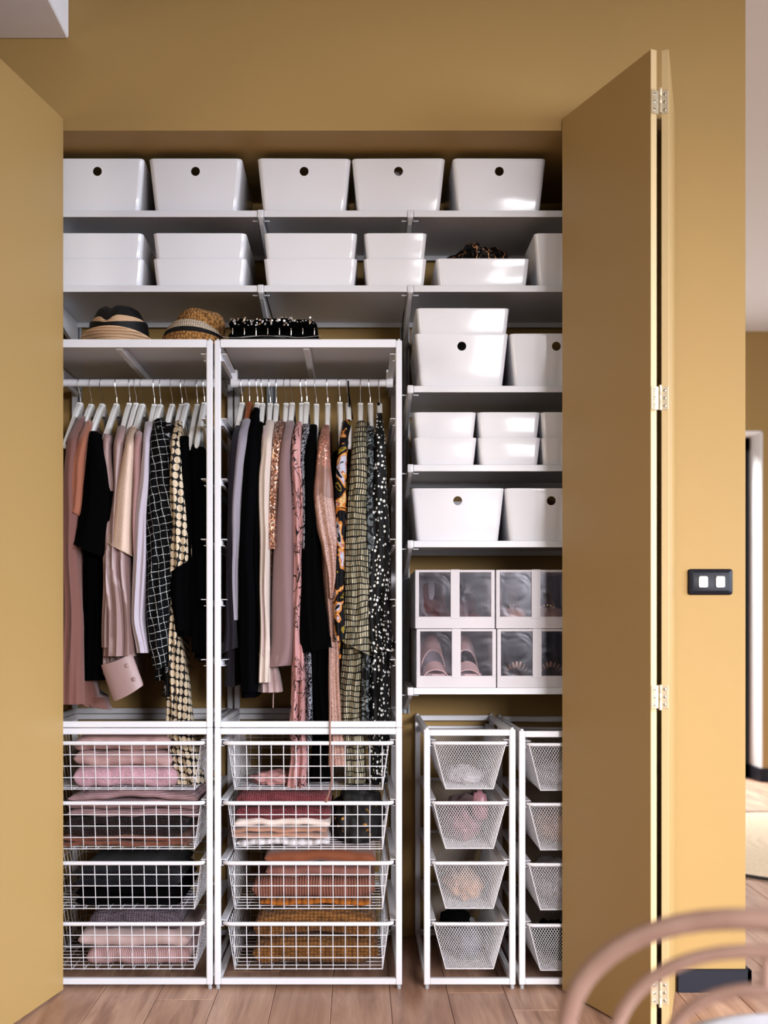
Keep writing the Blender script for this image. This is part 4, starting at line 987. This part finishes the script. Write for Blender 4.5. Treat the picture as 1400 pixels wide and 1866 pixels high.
# ------------------------------------------------------------------ folded clothes
def folded(name, l, r, pt, pb, layers, mat, label, seed, y0=.036, y1=.36, bulge=.0, sag=.004, zb=None, group='folded clothes in the wire baskets', cat='jumper', ends=13):
    yv = y0
    x0, x1 = sx(l, yv), sx(r, yv); z1, z0 = sz(pt, yv), (sz(pb, yv) if zb is None else zb)
    for q in BZ:
        if zb is None and abs(z0-(q-.128)) < .012: z0 = q-.1262
    H = (z1-z0)/layers; rnd = random.Random(seed); b = MB()
    nx, nt = 30, 22
    for k in range(layers):
        dx0, dx1, dy = rnd.uniform(-.002, .006), rnd.uniform(-.006, .002), rnd.uniform(0, .007); p1, p2 = rnd.uniform(0, 6), rnd.uniform(0, 6)
        zc = z0+H*(k+.5); rings = []
        for i in range(nx+1):
            u = -1+2*i/nx; u = math.copysign(abs(u)**.7, u) if abs(u) < 1 else u
            x = lerp(x0+dx0, x1+dx1, (u+1)/2); e = max(.02, (1-abs(u)**ends))**.45
            hz = H*.53*e; ring = []
            off = -sag*(u*u)*(k+.5)/layers+.0022*math.sin(u*5+p1)+.0012*math.sin(u*13+p2)
            if k == layers-1: off += bulge*(1-u*u)
            for j in range(nt):
                a = 2*PI*j/nt; ca, sa = math.cos(a), math.sin(a)
                ry = (y1-y0)/2; yy = (y0+y1)/2+dy-ry*math.copysign(abs(ca)**.28, ca)*(1-.03*(1-e))
                zz = hz*math.copysign(abs(sa)**.75, sa)
                fr = 1 if ca > 0 else 0
                yy += fr*(.0025*math.sin(u*9+p2+zz*80)+.0015*math.sin(u*21+p1))
                ring.append((x, yy, max(zc+zz+off*(1 if z0 < zc+zz else .4), z0-.0005 if k == 0 else -9)))
            rings.append(ring)
        b.loft(rings, True, True)
    o = b.build(name, mat, None, ((x0+x1)/2, (y0+y1)/2, z0), True, ang=60)
    return tag(o, label, cat, group)
FD = folded
# left unit
FD('folded_jumper', 132, 322, 1397, 1437, 1, fluff('fluffy_pink_wool', (214, 166, 178)), 'fluffy bright pink folded jumper at the bottom of the top left basket', 1, ends=18)
FD('folded_jumper', 129, 312, 1340, 1398, 2, rib('pale_pink_knit', (204, 164, 160), .004, 2, .4), 'pale pink folded jumper on top of the fluffy pink one', 2, ends=14)
FD('folded_knit', 108, 346, 1524, 1549, 2, fluff('rust_wool', (132, 66, 36)), 'rust brown folded knit at the bottom of the second left basket', 3)
FD('folded_knit', 118, 338, 1490, 1525, 2, knit('dark_brown_knit', (50, 32, 30), (10, 7, 7)), 'very dark brown folded knit above the rust one', 4)
FD('folded_cardigan', 118, 364, 1443, 1491, 3, rib('mauve_ribbed_knit', (176, 140, 142), .005, 2, .6), 'mauve ribbed cardigan overflowing the second left basket', 5, sag=.012, bulge=.004)
bl = rib('black_rib_knit', (22, 21, 25), .006, 0, .4)
FD('folded_knit', 133, 330, 1618, 1652, 2, plain('black_fleece', (5, 5, 6), .95, 0, .03), 'black folded knit at the bottom of the third left basket', 6)
FD('folded_knit', 135, 326, 1585, 1619, 2, bl, 'charcoal folded knit on top in the third left basket', 7)
FD('folded_jumper', 156, 344, 1727, 1757, 1, rib('pink_rib_knit', (200, 160, 158), .005, 0, .6), 'ribbed pink folded jumper at the bottom of the lowest left basket', 8, ends=18)
FD('folded_jumper', 140, 346, 1697, 1728, 1, plain('blush_jersey', (196, 168, 163)), 'smooth blush folded jumper between two knits in the lowest left basket', 9, sag=.006)
FD('folded_jumper', 158, 330, 1662, 1698, 1, knit('grey_mauve_knit', (120, 102, 112), (34, 28, 32), .007, .005), 'grey-mauve knitted jumper on top in the lowest left basket', 10, sag=.008, bulge=.006)
# middle unit
FD('folded_knit', 428, 602, 1529, 1549, 1, rib('white_cable_knit', (232, 226, 228), .022, 0, .8), 'white cable knit folded at the bottom of the second middle basket', 11)
FD('folded_knit', 419, 598, 1509, 1530, 2, plain('tan_jersey', (186, 136, 112)), 'tan folded jersey between cream and white knits', 12)
FD('folded_knit', 425, 602, 1494, 1511, 1, plain('cream_jersey', (232, 212, 200)), 'cream folded jersey under the burgundy knit', 13, bulge=.006)
FD('folded_jumper', 429, 604, 1443, 1497, 2, knit('burgundy_knit', (146, 72, 76), (58, 22, 26), .006, .005), 'burgundy chunky jumper on top in the second middle basket', 14, ends=18)
FD('folded_knit', 468, 682, 1640, 1656, 1, rib('mustard_cable', (172, 98, 32), .017, 0, .9), 'mustard cable knit folded at the bottom of the third middle basket', 15)
FD('folded_jumper', 458, 686, 1600, 1640, 1, rib('rose_brown_rib', (152, 98, 82), .0075, 0, 1.0), 'rose-brown ribbed jumper above the mustard knit', 16)
FD('folded_jumper', 482, 676, 1577, 1601, 1, plain('mauve_brown_jersey', (134, 86, 76)), 'smooth mauve-brown folded jumper in the third middle basket', 17)
FD('folded_jumper', 482, 686, 1552, 1578, 1, plain('cinnamon_jersey', (124, 66, 38)), 'cinnamon brown jumper on top in the third middle basket', 18, bulge=.005, sag=.006)
FD('folded_jumper', 458, 690, 1664, 1762, 2, knit('mustard_chunky_knit', (150, 100, 52), (36, 20, 9), .0105, .0085), 'chunky mustard-brown jumper filling the lowest middle basket', 19, sag=.012, bulge=.010, y1=.40, ends=14)
# black cloth with gold sequins
t = NT('black_gold_sequin_cloth'); c_ = t.coord(); v_ = t.voro(c_, 42, 1); f_ = t.math('MULTIPLY', t.math('LESS_THAN', v_, .24), t.math('GREATER_THAN', t.noise(c_, 20, 1), .50))
m_goldseq = t.fin(t.mix(f_, lin((6, 6, 6)), lin((214, 168, 92))), t.math('MULTIPLY_ADD', f_, -.4, .75), f_)
crumple('sequin_garment', (sx(655, .15), .15, BZ[1]-.122), (.072, .10, .098), m_goldseq, 'black garment with scattered gold sequins in the second middle basket', 'garment', 2.9, .16, None, 5)

# ------------------------------------------------------------------ hats and sequin cloth on the hanging frames
HZ = ZTOP-.002+.0023
def straw(name, c1, c2, sc=300):
    t = NT(name); c = t.coord(); z = t.n('ShaderNodeSeparateXYZ', {0: c}).outputs[2]
    wv = t.math('SINE', t.math('MULTIPLY', t.math('ADD', z, t.math('MULTIPLY', t.noise(c, 30, 2), .002)), 2*PI/.004))
    n = t.noise(c, sc, 3)
    t.bump(t.math('ADD', wv, n), .5, .0012)
    return t.fin(t.mix(t.math('MULTIPLY_ADD', wv, .12, .3), lin(c1), lin(c2)), .75, 0, .2)
m_straw = straw('pale_straw', (212, 176, 140), (156, 116, 84)); m_hatband = plain('black_hat_ribbon', (9, 9, 10), .55, 0, .3)
m_crochet = knit('golden_crochet_straw', (206, 148, 82), (70, 40, 16), .0078, .0065, 1.0, .6); m_creamcro = knit('cream_crochet', (222, 204, 180), (130, 112, 92), .006, .005, .8, .1)
hy = .135
def hat_ring(rx, ry, z, f=None, n=48): return [(rx*math.cos(2*PI*k/n), ry*math.sin(2*PI*k/n), (f(2*PI*k/n) if f else 0)+z) for k in range(n)]
h1 = tag(empty('straw_hat', (sx(217, hy), hy, HZ)), 'pale straw fedora with black band and black crown top on the left frame', 'hat'); h1.scale = (1, 1, 1.48)
brim = lambda a: .004*math.cos(2*a)+.022*max(0, -math.sin(a))**1.5
b = MB(); b.loft([hat_ring(.078, .09, .002, None), hat_ring(.086, .10, .005, lambda a: .3*brim(a)+.002), hat_ring(.096, .115, .005, lambda a: .7*brim(a)), hat_ring(.104, .128, .007, brim), hat_ring(.104, .128, .0085, brim), hat_ring(.095, .114, .008, lambda a: .7*brim(a)), hat_ring(.080, .092, .010, None)], False, False)
for i, v in enumerate(b.v): b.v[i] = (v[0], v[1], max(v[2], .0006))
b.build('brim', m_straw, h1, (0, 0, 0), True)
tilt = lambda a, k: k*math.sin(a)
dent = lambda a: -.008*math.exp(-((a-1.42*PI)/.22)**2)
def crown_r(s, z, g=1.0, n=48):
    return [((.083*s)*math.cos(2*PI*k/n), .093*s*math.sin(2*PI*k/n), z+g*dent(2*PI*k/n)) for k in range(n)]
b = MB(); b.loft([crown_r(1, .006, 0), crown_r(.985, .02, 0), crown_r(.955, .038, .2), crown_r(.90, .050, 1.0), crown_r(.84, .0555, 1.3)], False, False); b.build('crown', m_straw, h1, (0, 0, 0), True)
b = MB(); b.loft([crown_r(.845, .0555, 1.3), crown_r(.80, .062, 1.6), crown_r(.70, .073, 1.2), crown_r(.55, .078, .8), crown_r(.3, .073, .3), crown_r(.02, .070, 0)], False, True); b.build('crown_top', m_hatband, h1, (0, 0, 0), True)['label'] = 'black top of the crown'
b = MB(); b.loft([crown_r(1.0, .008, 0), crown_r(1.012, .0085, 0), crown_r(.985, .020, 0), crown_r(.955, .032, .2), crown_r(.94, .0322, .2)], False, False)
for i, v in enumerate(b.v): b.v[i] = (v[0], v[1], v[2]+.0145-.005*math.cos(math.atan2(v[1], v[0])*2+PI))
b.build('hat_band', m_hatband, h1, (0, 0, 0), True)['label'] = 'black ribbon band'
hy2 = .15; hx2 = sx(354, hy2)
h2 = tag(empty('crochet_hat', (hx2, hy2, HZ)), 'golden crochet hat with cream and black edged brim', 'hat'); h2.scale = (1, 1, 1.5)
def c2(s, z, dx=.016, wav=0, n=48): return [(dx+.071*s*math.cos(2*PI*k/n)+.0, .075*s*math.sin(2*PI*k/n)+.01, z+wav*math.sin(3*2*PI*k/n+1)) for k in range(n)]
b = MB(); b.loft([c2(.86, .020), c2(.93, .030), c2(1.0, .044), c2(.99, .055, .016, .001), c2(.90, .066, .016, .002), c2(.74, .074, .014, .002), c2(.45, .077, .012, .002), c2(.03, .076, .012)], False, True); b.build('crown', m_crochet, h2, (0, 0, 0), True)
def br(s, z, hump, n=64): return [(-.002+.094*s*math.cos(2*PI*k/n), .110*s*math.sin(2*PI*k/n), max(.0008, z+hump*max(0, math.cos(2*PI*k/n-PI*1.42))**2)) for k in range(n)]
b = MB(); b.loft([br(.70, .044, .006), br(.80, .037, .006), br(.875, .0275, .006)], False, False); b.build('brim', m_creamcro, h2, (0, 0, 0), True)['label'] = 'cream crocheted upper brim'
b = MB(); b.loft([br(.872, .0280, .006), br(.90, .0240, .005), br(.925, .0200, .004)], False, False); b.build('brim_stripe', m_hatband, h2, (0, 0, 0), True)['label'] = 'black stripe around the brim'
b = MB(); b.loft([br(.922, .0205, .004), br(.96, .010, .002), br(.985, .0012, 0), br(.97, .0009, 0), br(.9, .004, .002)], False, False); b.build('brim_edge', m_crochet, h2, (0, 0, 0), True)
# sequin cloth
sc = FD('sequin_cloth', 417, 580, 576, 613, 2, m_black, 'folded black cloth edged with silver and gold sequins on the middle frame', 31, y0=.06, y1=.30, zb=HZ+.010, group='clothes on the frame tops', cat='cloth', sag=.002)
m_silver = m_simple('silver_sequin', (.85, .84, .84, 1), .22, .9); m_gold2 = m_simple('gold_sequin', (.75, .52, .33, 1), .25, .9)
so = tuple(sc.location); rnd = random.Random(5); bs = MB(); bg_ = MB()
for k in range(95):
    px = rnd.uniform(420, 578); py = 584+max(-5.5, min(8, rnd.gauss(0, 4.0)))+(3 if 450 < px < 500 else 0); yy = .0575+max(0, (583-py)*.0016)
    c = Vector(P(px, py, yy)); R = Vector((rnd.uniform(-.7, .7), -1, rnd.uniform(-.2, 1.0))).to_track_quat('Z', 'Y').to_matrix()
    tb = bs if rnd.random() < .72 else bg_; r = rnd.uniform(.0018, .0030)
    disc = [tuple(R @ Vector((r*math.cos(PI*2*q/8), r*math.sin(PI*2*q/8), h))+c) for h in (-.0002, .0003) for q in range(8)]
    tb.loft([disc[:8], disc[8:]])
tag(bs.build('silver_sequins', m_silver, sc, so), kind='stuff'); tag(bg_.build('gold_sequins', m_gold2, sc, so), kind='stuff')
for k in range(8):
    px = 424+k*21.3; b = MB(); b.tube([P(px, 598, .0595), P(px+.3, 603, .0575), P(px, 609+(k % 3), .0600)], .0011, 6); b.build('silver_stitch', m_silver, sc, so)
FD('folded_scarf', 404, 588, 611.5, 617.3, 1, dots('silver_thread_black', (12, 12, 13), (170, 168, 168), .006, .2, 1), 'thin black scarf with silver threads under the sequin cloth', 33, y0=.02, y1=.33, zb=HZ, group='clothes on the frame tops', cat='scarf', sag=0)
sf = [o for o in S.objects if o.name.startswith('folded_scarf')][0]
for k, (a, c) in enumerate(((406, 470), (440, 520), (500, 560), (520, 586))):
    MB().tube([P(lerp(a, c, t), 613.5+1.6*math.sin(t*5+k*2), .0165) for t in [i/10 for i in range(11)]], .0007, 5).build('silver_thread', m_silver, sf, tuple(sf.location))

# ------------------------------------------------------------------ rug in the next room and chair in front
t = NT('braided_jute'); c_ = t.coord(); wv = t.n('ShaderNodeTexWave', {'Vector': c_, 'Scale': 5.2, 'Distortion': .25, 'Detail': 1}, wave_type='RINGS', rings_direction='Z').outputs[0]; n_ = t.noise(c_, 120, 3)
t.bump(t.math('ADD', t.math('MULTIPLY', wv, .25), n_), .5, .006); m_jute = t.fin(t.mix(t.math('MULTIPLY', n_, .7), lin((232, 216, 192)), lin((176, 150, 118))), .9, 0, .1)
rug = empty('jute_rug', (2.12, 1.95, 0)); tag(rug, 'round braided jute rug on the floor of the next room', 'rug')
b = MB(); prof = []
for k in range(17):
    r = .86*(k+.5)/17; prof += [(r-.018, .010), (r, .016), (r+.018, .010)]
b.lathe([(.0, .014)]+prof+[(.878, .0005)], 64); b.build('braid', m_jute, rug, (0, 0, 0), True)
MB().tube([(.872*math.cos(2*PI*k/90), .872*math.sin(2*PI*k/90), .008) for k in range(90)], .0075, 8, True).build('edge_binding', plain('dark_rug_binding', (44, 36, 34)), rug, (0, 0, 0), True)

t = NT('bent_rattan'); c_ = t.coord('Object', (1, 1, 1)); n_ = t.noise(c_, 22, 4); m_rattan = t.fin(t.mix(n_, lin((178, 146, 132)), lin((142, 108, 94))), .45, 0, .4)
ch = tag(empty('bentwood_chair', (.56, -1.66, 0), -PI/6), 'blurred bentwood chair with white seat cushion in the bottom right corner', 'chair')
def hoop(a, bb, zt, r, y, name, yend):
    zc = zt-bb; Y = -.24+y; half = [(a*.98, yend, .402), (a, lerp(Y, yend, .7), .418), (a, lerp(Y, yend, .25), lerp(.43, zc, .45)), (a, Y+.004, lerp(.43, zc, .85))]
    pts = [(-x_, y_, z_) for x_, y_, z_ in half]+[(-a*math.cos(PI*k/28), Y-.02*math.sin(PI*k/28), zc+bb*math.sin(PI*k/28)) for k in range(29)]+half[::-1]
    MB().tube(pts, r, 12).build(name, m_rattan, ch, (0, 0, 0), True)
hoop(.235, .17, .674, .0115, 0, 'back_hoop', -.045); hoop(.185, .15, .638, .0078, .012, 'inner_hoop', -.137); hoop(.125, .10, .598, .0070, .016, 'inner_hoop', -.193)
MB().tube([(-.015, -.244, .594), (-.015, -.247, .637)], .006, 8).build('back_spindle', m_rattan, ch, (0, 0, 0), True)
MB().tube([(.23*math.cos(2*PI*k/40), .23*math.sin(2*PI*k/40), .396) for k in range(40)], .013, 10, True).build('seat_ring', m_rattan, ch, (0, 0, 0), True)
MB().lathe([(.001, .394), (.225, .394), (.23, .399), (.225, .4045), (.001, .4045)], 40).build('seat', m_rattan, ch, (0, 0, 0), True)
for ax, ay in ((-1, -1), (1, -1), (-1, 1), (1, 1)):
    MB().tube([(ax*.155, ay*.155, .395), (ax*.18, ay*.18, .2), (ax*.20, ay*.20, 0)], [.014, .0125, .010], 10).build('leg', m_rattan, ch, (0, 0, 0), True)
MB().tube([(.177*1.414*math.cos(2*PI*k/32), .177*1.414*math.sin(2*PI*k/32), .22) for k in range(32)], .008, 8, True).build('leg_ring', m_rattan, ch, (0, 0, 0), True)
cu = MB(); cu.lathe([(.002, 0), (.17, 0), (.196, .007), (.204, .019), (.197, .031), (.165, .039), (.08, .043), (.002, .044)], 48, (.575, -1.66, .405), True, True)
tag(cu.build('seat_cushion', plain('white_canvas', (226, 220, 228)), None, (.575, -1.66, .405), True, ang=60), 'white round cushion on the blurred bentwood chair', 'cushion')
